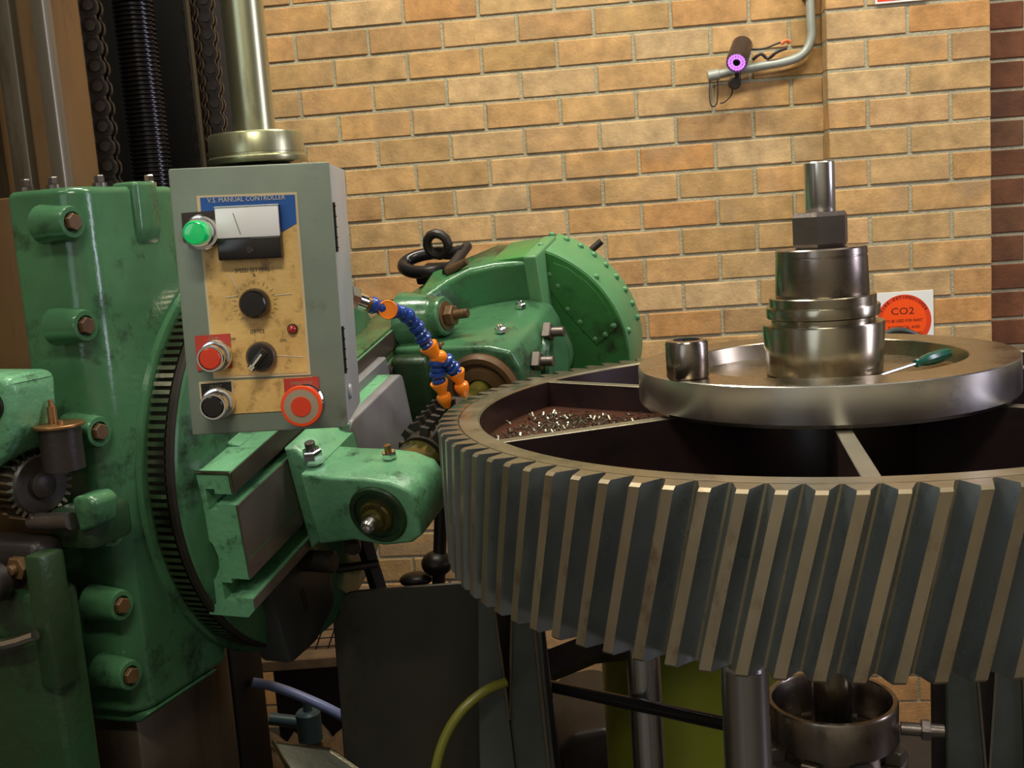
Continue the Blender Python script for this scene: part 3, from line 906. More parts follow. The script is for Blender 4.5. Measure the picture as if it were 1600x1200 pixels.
# outboard support bracket
br = Thing('outboard_bracket', 'green outboard support bracket holding the near end of the hob', 'bracket', HF, (-.75, -.25, 0))
bpts = [(-.818, .062), (-.76, .058), (-.70, .057), (-.655, .052), (-.622, .038), (-.612, .018), (-.616, -.046), (-.638, -.062), (-.69, -.070), (-.746, -.062), (-.818, -.074)]
br.part('bracket_body', MB().prism(bpts, -.262, -.150, 'y', .006, 2, caps=True), 'green_lit', angle=50)
br.part('base_flange', MB().prism([(-.866, .090), (-.842, .090), (-.822, .068), (-.80, .062), (-.80, -.074), (-.83, -.085), (-.866, -.112)], -.224, -.09, 'y', .007, 3, caps=True), 'green_lit', angle=50)
br.part('boss', MB().lathe([(0, 0), (.052, 0), (.052, .004), (.049, .007), (.042, .007), (.041, .002), (0, .002)], (-.687, -.261, -.008), (0, -1, 0), 40), 'green_dark')
br.part('bearing_bush', MB().lathe([(0, 0), (.029, 0), (.029, .010), (.026, .013), (.019, .013), (.019, .022), (.016, .025), (0, .025)], (-.687, -.264, -.008), (0, -1, 0), 32), 'hob')
br.part('arbor_end', MB().lathe([(0, 0), (.012, 0), (.012, .016), (.009, .020), (.006, .020), (.006, .010), (0, .010)], (-.687, -.287, -.008), (0, -1, 0), 20), 'steel')
nut = br.part('clamp_nut', MB().hexnut((-.812, -.222, .064), (-.812, -.222, .090), .0175, .12, 6, .2), 'chrome')
br.part('clamp_stud', MB().cyl((-.812, -.222, .085), (-.812, -.222, .104), .009, 14, .001), 'steel_nut', nut)
nut = br.part('top_screw', MB().hexnut((-.688, -.185, .056), (-.688, -.185, .068), .013, .12), 'chrome')
br.part('screw_end', MB().cyl((-.688, -.185, .067), (-.688, -.185, .080), .006, 12), 'copper', nut)
br.part('lower_stud', MB().cyl((-.79, -.20, -.085), (-.77, -.235, -.098), .014, 14), 'iron_dark')

# the hob itself
hb = Thing('hob_cutter', 'oily gear hob cutter on its arbor against the left edge of the gear', 'cutter', HF, (-.684, 0, 0))
hb.part('hob_arbor', MB().cyl((-.684, -.148, 0), (-.684, .22, 0), .024, 24), 'hob')
hb.part('hob_body', MB().lathe([(0, -.085), (.044, -.085), (.044, .085), (0, .085)], (-.684, 0, 0), (0, 1, 0), 32), 'iron_dark')
ht = MB().prism([(-.0065, .042), (.0065, .042), (.0035, .0585), (-.0035, .0585)], -.008, .008, 'x')
htm = ht.mesh('hob_tooth', M['iron_dark'])
mats = []
for k in range(72):
    ang = 2 * PI * k / 12 + .2
    uu = -.072 + .024 * (k // 12) + .024 * (k % 12) / 12
    mats.append(Matrix.Translation((-.684, uu, 0)) @ Matrix.Rotation(ang, 4, 'Y'))
hb.copies('hob_tooth', htm, mats)
hb.part('arbor_spacer', MB().lathe([(.02, -.148), (.040, -.148), (.043, -.144), (.043, -.095), (.040, -.09), (.02, -.09)], (-.684, 0, 0), (0, 1, 0), 28), 'hob')

# hob carriage with its grey cover plate
cr = Thing('carriage_cover', 'flat grey metal cover plate with rounded top beside the control box', 'cover', HF, (-.82, 0, 0))
cr.part('cover_plate', MB().prism(rounded_rect(-.105, .118, -.145, .082, (.004, .004, .016, .016)), -.822, -.800, 'x', .004, 2), 'cover_grey', angle=50)
cr.part('cover_top', MB().box(-.870, -.804, -.105, .115, .070, .079, .003, 2), 'green_lit')
cr.part('end_hole', MB().lathe([(0, 0), (.03, 0), (.034, .003), (.034, .012), (0, .012)], (-.832, -.095, -.02), (0, -1, 0), 26), 'cavity_black')
cr.part('back_plate', MB().box(-.872, -.852, -.02, .16, .02, .098, .003, 1), 'cover_grey')
cr.part('knob', MB().cyl((-.852, .10, .065), (-.838, .10, .065), .009, 14, .002), 'copper')
cr.part('slot', MB().cyl((-.864, .195, .045), (-.8610, .195, .045), .016, 18), 'cavity_black')

# far spindle housing
sh = Thing('spindle_housing', 'green spindle housing with large bolts behind the left edge of the gear', 'housing', HF, (-.73, .35, 0))
sh.part('housing_body', MB().prism([(-.872, .088), (-.665, .088), (-.615, .075), (-.600, .040), (-.600, -.06), (-.64, -.15), (-.872, -.15)], .225, .50, 'y', .009, 3), 'green', angle=50)
sh.part('housing_neck', MB().box(-.872, -.79, .195, .24, -.2, .075, .012, 3), 'green_dark')
sh.part('bearing_housing', MB().lathe([(.03, 0), (.078, 0), (.078, .012), (.072, .02), (.062, .02), (.060, .010), (.052, .010), (.050, .024), (.040, .026), (.03, .026)], (-.684, .228, -.004), (0, -1, 0), 48), 'iron_brown')
sh.part('end_cap', MB().lathe([(0, 0), (.072, 0), (.072, .012), (.066, .018), (0, .018)], (-.603, .405, -.025), (1, 0, 0), 40), 'green')
for (u_, v_) in ((.300, .022), (.385, .052)):
    sh.part('bolt', bolt_mb((-.600, u_, v_), (1, 0, .0), .021, .019, .026, .0105, 4), 'steel_nut')
for (a_, u_) in ((-.66, .30), (-.665, .44)):
    sh.part('top_screw', bolt_mb((a_, u_, .088), (0, 0, 1), .012, .010, .006, .006), 'chrome')
bs = sh.part('side_boss', MB().lathe([(0, 0), (.062, 0), (.046, .07), (.041, .075), (.041, .092), (.038, .096), (0, .096)], (-.866, .30, .118), (1, -.06, .12), 36), 'green')
sh.part('boss_bolt', bolt_mb((-.771, .294, .129), (1, -.06, .12), .022, .018, .030, .010, 6, 1.4), 'iron_brown', bs)
sh.part('side_bolt', bolt_mb((-.80, .238, .082), (1, -.1, .12), .019, .018, .018, .009, 6, 1.35), 'iron_brown')

# gear case and round belt guard
gc = Thing('gear_case', 'green sloping gear case between the hob slide and the round guard', 'gear case', HF, (-.82, .45, .1))
def case_top(co):
    return Vector((co.x, co.y, co.z if co.z < 0 else .128 + min(max((co.y - .25) / .22, 0), 1) * .045))


plan = [(-.872, .24), (-.862, .30), (-.842, .365), (-.812, .42), (-.775, .46), (-.73, .485), (-.69, .497), (-.664, .50), (-.664, .64), (-.78, .64), (-.872, .47)]
gc.part('case_body', MB().prism(plan, -.12, .17, 'z', .012, 4, caps=True, warp=case_top), 'green_smeared', angle=60)
gc.part('case_flange', MB().box(-.666, -.634, .497, .645, -.10, .184, .006, 3), 'green_rim')
gc.part('case_cap', MB().prism([(-.745, .175), (-.66, .182), (-.66, .165), (-.745, .160)], .505, .642, 'y', .004, 2), 'green_guard')

gd = Thing('round_guard', 'large round riveted green guard at the far end of the hob head', 'guard', HF, (-.71, .6, -.05))
DC, DR = Vector((-.727, 0, -.060)), .254
arc_ = [(DC.x + (DR - .004) * math.cos(R(t_)), DC.z + (DR - .004) * math.sin(R(t_))) for t_ in range(-70, 72, 4)]
gd.part('guard_face', MB().prism(arc_, .555, .561, 'y'), 'green_guard')
arc_ = [(DC.x + DR * math.cos(R(t_)), DC.z + DR * math.sin(R(t_))) for t_ in range(-70, 72, 2)]
gd.part('guard_rim', MB().prism(arc_, .558, .68, 'y', .003, 2, caps=True), 'green_rim')
rv = MB().sphere((0, 0, 0), .0080, (1, .8, 1), 10, 6).mesh('rivet', M['green_rim'])
mats = []
for ang, rr in ((62, .205), (54, .190), (38, .160), (24, .165), (8, .182), (10, .208), (14, .232)):
    mats.append(Matrix.Translation((DC.x + rr * math.cos(R(ang)), .555, DC.z + rr * math.sin(R(ang)))))
for i in range(9):
    a = R(8 + 8 * i)
    for uu in ((.575, .655) if i % 4 == 0 else (.655,)):
        mats.append(Matrix.Translation((DC.x + DR * math.cos(a), uu, DC.z + DR * math.sin(a))))
gd.copies('rivet', rv, mats)
door = [(DC.x + r_ * math.cos(R(t_)), DC.z + r_ * math.sin(R(t_))) for r_, t_ in ((.19, 66), (.155, 40), (.158, 22), (.182, 4), (.236, 12), (.240, 22), (.240, 32), (.240, 42), (.240, 54), (.235, 62))]
gd.part('access_door', MB().prism(door, .5515, .5553, 'y'), 'green_guard')
gd.part('guard_pin', MB().cyl((-.605, .66, .108), (-.545, .69, .150), .008, 12), 'iron_dark')
gd.part('hub_cover', MB().lathe([(0, 0), (.085, 0), (.085, .012), (.078, .02), (0, .02)], (-.685, .556, -.055), (0, -1, 0), 40), 'green_rim')

# lifting shackle
shk = Thing('lifting_shackle', 'dark steel lifting shackle lying on top of the gear case', 'shackle', HF, (-.900, .53, .13))
c0 = Vector((-.900, .53, .172))
K = 1.3
bow = [c0 + Vector((math.cos(R(t)) * .052 * K, math.sin(R(t)) * .030 * K, math.sin(R(t)) * .010)) for t in range(60, 301, 20)]
shk.part('bow', MB().tube([c0 + Vector((.070, .034, .012)) * 1.0] + bow + [c0 + Vector((.070, -.034, -.004))], .0150, 12, 3), 'screw')
shk.part('pin', MB().cyl(c0 + Vector((.066, -.065, -.006)), c0 + Vector((.066, .065, .014)), .012, 14), 'iron_dark')
shk.part('wing_end', MB().tube([c0 + Vector((.066, -.06, -.005)), c0 + Vector((.115, -.058, .016))], [.012, .008], 10), 'iron_brown')
shk.part('eye_ring', MB().tube([c0 + Vector((.010 + .026 * math.cos(R(t)), .03, .032 + .026 * math.sin(R(t)))) for t in range(0, 360, 30)], .011, 10, closed=True), 'iron_dark')
shk.part('base_block', MB().box(c0.x - .030, c0.x + .045, c0.y - .035, c0.y + .035, VT + .006, .162, .006, 2), 'iron_dark')

# ================================================================== CONTROL BOX
PR, PY = R(1.3), R(1.5)
pz = Vector((math.sin(PR), 0, math.cos(PR)))
px_ = Vector((math.cos(PR) * math.cos(PY), math.sin(PY), -math.sin(PR)))
px_ = (px_ - pz * px_.dot(pz)).normalized()
py_ = pz.cross(px_)
PO = Vector((-.3785, 1.28, 1.2730))
PF = frame(PO, px_, py_, pz)
PW, PH, PD = .1815, .3075, .165


def pl(x, y):
    v = at(x, y, 1.28) - PO
    return v.dot(px_), v.dot(pz)


def facing(x, z, y=0.0):
    """matrix that lays flat lettering on the front of the box"""
    return Matrix.Translation((x, y, z)) @ Matrix.Rotation(R(90), 4, 'X')


box = Thing('control_box', 'grey green control box with meter and push buttons', 'control box', PF, (PW / 2, 0, 0))
box.part('enclosure', MB().box(0.001, PW - .0005, .010, PD, .001, PH - .001, .003, 2), 'panel_side')
door = box.part('front_door', MB().box(0, PW, 0, .0095, 0, PH, .0022, 2), 'panel')
for z0, z1 in ((.205, .262), (.062, .118)):
    hg = MB().box(PW - .001, PW + .0022, .014, .0175, z0, z1)
    for k in range(5):
        hg.box(PW - .001, PW + .0028, .014, .022, z0 + .004 + k * .012, z0 + .0055 + k * .012)
    box.part('hinge', hg, 'black_plastic')
box.part('side_button', MB().lathe([(0, 0), (.0095, 0), (.0085, .003), (0, .0035)], (PW, .045, .036), (1, 0, 0), 24), 'panel_side')
box.part('mounting_arm', MB().cyl((.09, PD, .16), (-.055, .68, .12), .022, 16), 'iron_dark')

# yellow plates
P1 = [pl(307, 306), pl(463, 300), pl(485, 586), pl(334, 592)]
box.part('plate_border', MB().prism([(x, z) for x, z in P1], -.0012, .0, 'y'), 'plate_edge')


def inset(poly, d):
    cx = sum(p[0] for p in poly) / len(poly); cz = sum(p[1] for p in poly) / len(poly)
    return [(x - math.copysign(d, x - cx), z - math.copysign(d, z - cz)) for x, z in poly]


plate = box.part('yellow_plate', MB().prism(inset(P1, .003), -.0018, -.001, 'y'), 'plate_yellow')
P2 = [pl(331, 596), pl(487, 589), pl(492, 640), pl(337, 648)]
box.part('lower_yellow_plate', MB().prism(P2, -.0014, .0, 'y'), 'plate_yellow')
blue = [pl(313, 309), pl(460, 304), pl(463, 349), pl(440, 363), pl(317, 369)]
box.part('blue_header', MB().prism(blue, -.0024, -.0016, 'y'), 'blue_print', plate)
ta, tb_ = pl(331, 315), pl(439, 310)
box.part('header_lettering', text_mb('V.S. MANUAL CONTROLLER', .0076, facing((ta[0] + tb_[0]) / 2, (ta[1] + tb_[1]) / 2 + .0012, -.0026), xs=.92), 'cream_print', plate)
x, z = pl(394, 422)
box.part('speed_lettering', text_mb('SPEED SETTING', .0068, facing(x, z, -.002), xs=.86), 'dark_print', plate)
x, z = pl(397, 430)
box.part('percent_lettering', text_mb('%', .0055, facing(x, z, -.002)), 'dark_print', plate)
x, z = pl(402, 518)
box.part('selector_lettering', text_mb('SERVICE', .0062, facing(x, z, -.002), xs=.75), 'dark_print', plate)
x, z = pl(364, 530)
box.part('selector_lettering', text_mb('OFF', .0045, facing(x, z, -.002), xs=.8), 'dark_print', plate)
x, z = pl(442, 532)
box.part('selector_lettering', text_mb('ON', .005, facing(x, z, -.002)), 'dark_print', plate)
# dial ticks around the speed knob
kx, kz = pl(399, 474)
tk = MB()
for k in range(21):
    a = R(-45 + 270 * k / 20)
    tk.box(.0215, .0265 if k % 2 == 0 else .0245, -.00025, .00025, -.0003, .0003, mtx=Matrix.Translation((kx, -.0019, kz)) @ Matrix.Rotation(R(90), 4, 'X') @ Matrix.Rotation(a, 4, 'Z'))
box.part('dial_ticks', tk, 'dark_print', plate)
# scratches in the plate film
for (a0, b0) in (((352, 465), (372, 462)), ((428, 462), (456, 459)), ((356, 428), (372, 452)), ((433, 556), (474, 558))):
    p, q2 = pl(*a0), pl(*b0)
    box.part('film_crease', MB().tube([(p[0], -.002, p[1]), (q2[0], -.002, q2[1])], .0006, 6), 'cream_print', plate)

# panel meter
mt = [pl(339, 324), pl(438, 319), pl(443, 402), pl(345, 407)]
mx0, mx1, mz0, mz1 = (mt[0][0] + mt[3][0]) / 2, (mt[1][0] + mt[2][0]) / 2, (mt[2][1] + mt[3][1]) / 2, (mt[0][1] + mt[1][1]) / 2
zm = pl(390, 371)[1]
meter = box.part('panel_meter', MB().box(mx0, mx1, -.012, 0, mz0, mz1, .0015, 2), 'brown_plastic')
box.part('meter_window', MB().box(mx0 + .0005, mx1 - .0005, -.0165, -.011, zm, mz1 - .001, .0015, 2), 'meter_white', meter)
box.part('meter_frame', MB().box(mx0, mx1, -.0168, -.011, mz1 - .0016, mz1 + .0004, .0005, 1), 'panel_side', meter)
n0, n1 = pl(368, 333), pl(380, 366)
box.part('meter_needle', MB().tube([(n0[0], -.0168, n0[1]), (n1[0], -.0168, n1[1])], .0004, 6), 'dark_print', meter)
box.part('meter_lower_cover', MB().box(mx0 + .0004, mx1 - .0004, -.0160, -.011, mz0, zm, .0015, 2), 'black_plastic', meter)
box.part('meter_adjuster', MB().cyl(((mx0 + mx1) / 2, -.0150, mz0 + .010), ((mx0 + mx1) / 2, -.0172, mz0 + .010), .004, 14, .0006), 'brown_plastic', meter)


def name_plate(name, p0, p1, p2, p3, m, edge=None):
    poly = [pl(*p) for p in (p0, p1, p2, p3)]
    if edge:
        box.part(name + '_border', MB().prism(poly, -.0018, 0, 'y'), edge)
        poly = inset(poly, .0022)
    return box.part(name, MB().prism(poly, -.0026, -.0005, 'y'), m)


def bezel(cx, cz, r, l, name, capm, capname, capr, cup=True, m='chrome'):
    b = box.part(name, MB().lathe([(0, 0), (r * 1.22, 0), (r * 1.22, l * .22), (r * 1.12, l * .30), (r * .96, l * .32), (r * .96, l * .55), (r, l * .6), (r, l * .94), (r * .95, l), (capr * 1.06, l), (capr * 1.03, l * .9), (0, l * .9)], (cx, -.002, cz), (0, -1, 0), 36), m)
    if cup:
        box.part(capname, MB().lathe([(0, l * .86), (capr, l * .86), (capr, l * .98), (capr * .9, l * 1.03), (0, l * 1.04)], (cx, -.002, cz), (0, -1, 0), 32), capm, b)
    return b


name_plate('lamp_name_plate', (284, 333), (339, 329), (341, 372), (287, 377), 'brown_plastic')
gx, gz = pl(318, 363)
gb = bezel(gx, gz, .0165, .024, 'pilot_lamp', 'green_lens', 'lens', .013, cup=False)
box.part('green_lens', MB().lathe([(0, .018), (.0138, .018), (.0138, .030), (.0134, .040), (.0122, .0425), (.0112, .0430), (.0106, .0422), (.0, .0442)], (gx, -.002, gz), (0, -1, 0), 32), 'green_lens', gb)
name_plate('stop_name_plate', (305, 525), (360, 521), (363, 575), (309, 579), 'red_plate')
sx, sz = pl(339, 555)
bezel(sx, sz, .0155, .034, 'stop_button', 'red_plastic', 'red_cap', .0122)
name_plate('start_name_plate', (311, 597), (364, 593), (367, 643), (316, 648), 'black_plastic', 'plate_edge')
bx_, bz_ = pl(343, 628)
bezel(bx_, bz_, .0155, .034, 'start_button', 'black_plastic', 'black_cap', .0122)
for (p, tx, s_, m_) in (((334, 529), 'STOP', .0052, 'tan_ring'), ((338, 604), 'START', .0056, 'tan_ring'), ((471, 599), 'EMERG STOP', .0052, 'tan_ring')):
    x, z = pl(*p)
    box.part('name_plate_lettering', text_mb(tx, s_, facing(x, z, -.0028), xs=.85), m_)
name_plate('emergency_name_plate', (443, 592), (497, 589), (500, 636), (446, 641), 'red_plate')
ex, ez = pl(479, 626)
eb = bezel(ex, ez, .0165, .024, 'emergency_stop', 'red_plastic', 'stem', .012, cup=False)
box.part('mushroom_head', MB().lathe([(0, .022), (.012, .022), (.020, .032), (.0232, .036), (.0238, .040), (.0228, .043), (.0195, .0434)], (ex, -.002, ez), (0, -1, 0), 40), 'red_bright', eb)
box.part('tan_ring', MB().lathe([(.0195, .0434), (.0115, .0440)], (ex, -.002, ez), (0, -1, 0), 40), 'tan_ring', eb)
box.part('red_centre', MB().lathe([(.0117, .0438), (.0112, .0450), (0, .0452)], (ex, -.002, ez), (0, -1, 0), 32), 'red_plastic', eb)
kb = MB().lathe([(0, 0), (.0175, 0), (.0178, .003), (.0172, .010), (.0150, .0165), (.0135, .018), (0, .0185)], (kx, -.002, kz), (0, -1, 0), 36)
kn = box.part('speed_knob', kb, 'black_plastic')
sx2, sz2 = pl(409, 557)
sb = box.part('selector_switch', MB().lathe([(0, 0), (.0175, 0), (.0175, .006), (.0155, .0095), (.014, .009), (0, .009)], (sx2, -.002, sz2), (0, -1, 0), 36), 'steel_nut')
box.part('selector_knob', MB().lathe([(0, .008), (.0135, .008), (.0130, .015), (0, .016)], (sx2, -.002, sz2), (0, -1, 0), 30).box(-.0045, .0045, -.006, .006, -.0150, .0125, .0015, 2, mtx=Matrix.Translation((sx2, -.022, sz2)) @ Matrix.Rotation(R(40), 4, 'Y')), 'black_plastic', sb)
box.part('selector_pointer', MB().box(-.0012, .0012, -.001, .001, -.0135, .007, mtx=Matrix.Translation((sx2, -.0285, sz2)) @ Matrix.Rotation(R(40), 4, 'Y')).box(-.0028, .0028, -.001, .001, -.0145, -.0095, mtx=Matrix.Translation((sx2, -.0285, sz2)) @ Matrix.Rotation(R(40), 4, 'Y')), 'cream_print', sb)
lx, lz = pl(457, 514)
lb = box.part('indicator_lamp', MB().lathe([(0, 0), (.0062, 0), (.0060, .003), (0, .003)], (lx, -.002, lz), (0, -1, 0), 20), 'brown_plastic')
box.part('red_lens', MB().sphere((lx, -.0055, lz), .0048, (1, .9, 1), 16, 10), 'red_lens', lb)

# ================================================================== COOLANT HOSE
hs = Thing('coolant_hose', 'blue and orange jointed coolant hose with two nozzles over the hob', 'coolant hose', WF, at(556, 468, 1.82))


def seg_between(p, q, prof):
    """lathe profile (r, t) with t in 0..1 laid from p to q"""
    d = q - p
    return MB().lathe([(r, t * d.length) for r, t in prof], p, d, 20)


BALL = [(0, -.02), (.0105, 0), (.0140, .12), (.0148, .3), (.0118, .5), (.0100, .62), (.0122, .72), (.0122, .92), (.0100, 1.02), (0, 1.05)]
hp = [at(556, 468, 1.80), at(570, 473, 1.81), at(592, 480, 1.82), at(606, 484, 1.83), at(632, 489, 1.85), at(648, 507, 1.87), at(659, 524, 1.88), at(668, 541, 1.89), at(683, 556, 1.90)]
hs.part('metal_fitting', MB().hexnut(hp[0] - (hp[1] - hp[0]), hp[0], .020, .1).cyl(hp[0], hp[1], .0135, 20), 'chrome')
hs.part('supply_pipe', MB().tube([hp[0] - (hp[1] - hp[0]) * .9, hp[0] - (hp[1] - hp[0]) * 2.2 + Vector((0, .03, -.01)), HF @ Vector((-.93, .02, VT + .03)), HF @ Vector((-.93, .03, VT - .01))], .010, 12, 5), 'steel_nut')
hs.part('brass_ring', seg_between(hp[1], hp[1].lerp(hp[2], .35), [(0, 0), (.013, 0), (.013, 1), (0, 1)]), 'copper')
hs.part('blue_joint', seg_between(hp[1].lerp(hp[2], .3), hp[2].lerp(hp[3], .6), BALL), 'hose_blue')
dv = (Vector((0, 0, CZ)) - hp[3]).normalized()
hs.part('orange_valve', MB().lathe([(0, -.014), (.014, -.014), (.0158, .0), (.0162, .014), (.0148, .017), (.0140, .0155), (0, .0155)], hp[3], dv, 24), 'hose_orange')
for i in range(3, 7):
    hs.part('blue_joint', seg_between(hp[i], hp[i + 1], BALL), 'hose_blue')
CONE = [(0, 0), (.0165, 0), (.0165, .10), (.0085, .85), (.0085, 1.0), (0, 1.0)]
hs.part('orange_reducer', seg_between(at(669, 540, 1.89) - Vector((0.0, 0, 0)), at(685, 560, 1.90), CONE), 'hose_orange')
J = at(688, 558, 1.90)
hs.part('orange_tee', MB().sphere(J, .0125).sphere(at(680, 559, 1.90), .0105), 'hose_orange')
lq = [at(682, 562, 1.90), at(683, 580, 1.905), at(686, 598, 1.91)]
rq = [at(694, 560, 1.905), at(704, 572, 1.915), at(713, 583, 1.925)]
for q_ in (lq, rq):
    for i in range(2):
        hs.part('blue_joint', seg_between(q_[i], q_[i + 1], BALL), 'hose_blue')
NOZ = [(0, 0), (.016, 0), (.016, .06), (.009, .36), (.0085, .46), (.0125, .52), (.0135, .60), (.0125, .72), (.008, .90), (.006, 1.0), (0, 1.0)]
hs.part('orange_nozzle', seg_between(at(686, 597, 1.91), at(699, 636, 1.925), NOZ), 'hose_orange')
hs.part('orange_nozzle', seg_between(at(712, 581, 1.925), at(727, 618, 1.94), NOZ), 'hose_orange')

# ================================================================== THINGS ON THE WALL


def wl(s, y, z):
    return WALL @ Vector((s, y, z))


cd = Thing('conduit_pipe', 'grey conduit pipe bending along the brick wall at upper right', 'pipe', WALL, (.97, -.03, 2.0))
cd.part('pipe', MB().tube([(.975, -.03, 2.6), (.975, -.03, 2.2), (.976, -.03, 2.02), (.975, -.03, 1.965), (.955, -.03, 1.925), (.91, -.03, 1.905), (.82, -.03, 1.895), (.70, -.03, 1.882)], .0135, 14, 4), 'conduit')
cd.part('pipe_end', MB().cyl((.70, -.03, 1.882), (.665, -.03, 1.878), .0165, 16, .002), 'conduit')
cd.part('saddle_clip', MB().box(.955, .995, -.046, 0, 2.08, 2.10, .002, 1), 'conduit')
cv = Thing('security_camera', 'small dark bullet camera with a violet light ring on the conduit', 'camera', WALL, (.76, -.09, 1.89))
cf, cb = Vector((.740, -.135, 1.895)), Vector((.772, -.035, 1.962))
cdir = (cf - cb).normalized()
cv.part('camera_body', MB().lathe([(0, 0), (.026, 0), (.031, .006), (.032, .10), (.030, .118), (.029, .120), (.0265, .112), (0, .112)], cb, cdir, 32), 'cctv')
q = Vector((0, 0, 1)).rotation_difference(cdir).to_matrix().to_4x4()
lm = MB().cyl((0, 0, 0), (0, 0, .004), .0036, 10).mesh('light_emitter', M['led'])
mats = []
for rr, n in ((.0145, 12), (.0225, 18)):
    for i in range(n):
        mats.append(Matrix.Translation(cb + cdir * .112) @ q @ Matrix.Rotation(2 * PI * i / n, 4, 'Z') @ Matrix.Translation((rr, 0, 0)))
cv.copies('light_emitter', lm, mats)
cv.part('camera_lens', MB().lathe([(.010, .112), (.010, .117), (.008, .118), (0, .116)], cb, cdir, 20), 'black_plastic')
cv.part('bracket_knob', MB().cyl((.740, -.05, 1.850), (.740, -.09, 1.845), .018, 18, .003).cyl((.752, -.06, 1.855), (.752, -.06, 1.90), .009, 12), 'iron_dark')


def wire(label, m, pts, r=.0022):
    single('loose_wire', MB().tube(pts, r, 7, 5), m, label, 'wire', WALL, pts[0])


wire('thin black wire loop hanging below the conduit end', 'wire_black', [(.675, -.03, 1.885), (.668, -.035, 1.83), (.672, -.035, 1.79), (.69, -.03, 1.80), (.695, -.03, 1.87)])
wire('thin dark wire curling down under the camera bracket', 'wire_black', [(.735, -.05, 1.84), (.735, -.03, 1.82), (.715, -.025, 1.80), (.70, -.02, 1.797)])
wire('black wire running along the top of the conduit', 'wire_black', [(.775, -.035, 1.95), (.83, -.035, 1.945), (.87, -.04, 1.955), (.905, -.03, 1.965)], .003)
wire('tangled dark cable end on top of the conduit', 'wire_black', [(.80, -.035, 1.915), (.825, -.04, 1.93), (.845, -.04, 1.915), (.87, -.05, 1.93), (.90, -.045, 1.94)], .005)
wire('short orange connector lead above the conduit', 'wire_orange', [(.885, -.04, 1.955), (.90, -.04, 1.962), (.912, -.035, 1.957)], .006)

PY0 = -PIERD
sg = Thing('extinguisher_sign', 'square white sign with an orange CO2 disc on the brick pier', 'sign', WALL, (1.215, PY0, 1.02))
SX0, SX1, SZ0, SZ1 = 1.128, 1.303, 1.019, 1.194
sg.part('sign_board', MB().box(SX0, SX1, PY0 - .006, PY0 - .0025, SZ0, SZ1, .0008, 1), 'sign_white')
scx, scz = (SX0 + SX1) / 2, (SZ0 + SZ1) / 2 - .002
disc = sg.part('orange_disc', MB().cyl((scx, PY0 - .006, scz), (scx, PY0 - .0068, scz), .0805, 64), 'sign_band')
sg.part('disc_centre', MB().cyl((scx, PY0 - .0066, scz), (scx, PY0 - .0074, scz), .0660, 64), 'sign_orange', disc)
sg.part('co2_lettering', text_mb('CO2', .0300, facing(scx - .004, scz + .0300, PY0 - .0076), xs=1.15), 'sign_dark', disc)
for k, tx in enumerate(('TO BE USED FOR PAINT', 'ELECTRICAL AND', 'FLAMMABLE LIQUID')):
    sg.part('sign_lettering', text_mb(tx, .0125, facing(scx, scz + .001 - .020 * k, PY0 - .0076), xs=.82 if k == 0 else .95), 'sign_dark', disc)
word = 'FIRE EXTINGUISHER'
for i, ch in enumerate(word):
    if ch != ' ':
        a = R(90 + 62 - 124 * i / (len(word) - 1))
        mt_ = facing(scx, scz, PY0 - .0072) @ Matrix.Rotation(a - PI / 2, 4, 'Z') @ Matrix.Translation((0, .0730, 0))
        sg.part('sign_lettering', text_mb(ch, .012, mt_), 'sign_dark', disc)
rs = Thing('red_notice', 'red notice with a white border at the top edge of the brick pier', 'sign', WALL, (1.222, PY0, 2.035))
rs.part('notice_board', MB().box(1.150, 1.296, PY0 - .006, PY0 - .003, 2.036, 2.14, .0008, 1), 'sign_white')
rs.part('red_field', MB().box(1.156, 1.290, PY0 - .0066, PY0 - .0055, 2.042, 2.134), 'sign_red')
rs.part('white_bar', MB().box(1.162, 1.284, PY0 - .0072, PY0 - .006, 2.060, 2.064), 'sign_white')

# ================================================================== BELOW THE GEAR
tbx = Thing('work_table_column', 'turned steel work table column standing under the middle of the gear', 'table column', GF, (0, 0, FZ - 1.1855))
tbx.part('column_base', MB().lathe([(0, FZ - 1.1855), (.13, FZ - 1.1855), (.13, -.70), (.120, -.69), (.120, -.612), (.117, -.608), (0, -.608)], seg=64), 'iron_grey')
tbx.part('bearing_ring', MB().lathe([(0, -.608), (.092, -.608), (.092, -.586), (.106, -.582), (.107, -.520), (.105, -.516), (.098, -.516), (.096, -.520), (.096, -.590), (0, -.590)], seg=64), 'steel_sleeve')
tbx.part('centre_post', MB().lathe([(0, -.590), (.033, -.590), (.033, -.22), (0, -.22)], seg=32), 'steel_bush')
tbx.part('clamp_bolt', MB().cyl((.105, -.03, -.565), (.17, -.047, -.567), .011, 16).hexnut((.135, -.037, -.566), (.150, -.041, -.5665), .018), 'steel_nut')
for t_ in range(0, 360, 45):
    tbx.part('lug', MB().box(.090, .117, -.014, .014, -.609, -.585, .002, 1, mtx=Matrix.Rotation(R(t_ + 10), 4, 'Z')), 'iron_grey')
tbx.part('clamp_bolt', bolt_mb((.02, -.120, -.66), (0, 0, 1), .022, .03, .02, .012), 'steel_nut')

p = at(1166, 1120, 1.36)
single('support_pillar', MB().cyl((p.x, p.y, FZ), (p.x, p.y, .905), .0305, 40).cyl((p.x, p.y, .90), (p.x, p.y, .9655), .026, 32), 'steel', 'thick polished steel support pillar under the near side of the gear', 'pillar', WF, (p.x, p.y, FZ))
p = at(1007, 1060, 1.80)
single('support_pillar', MB().cyl((p.x, p.y, .78), (p.x, p.y, .9655), .0195, 32).cyl((p.x, p.y, FZ), (p.x, p.y, .78), .0285, 24), 'steel', 'thin steel support pillar behind the black rod under the gear', 'pillar', WF, (p.x, p.y, FZ))


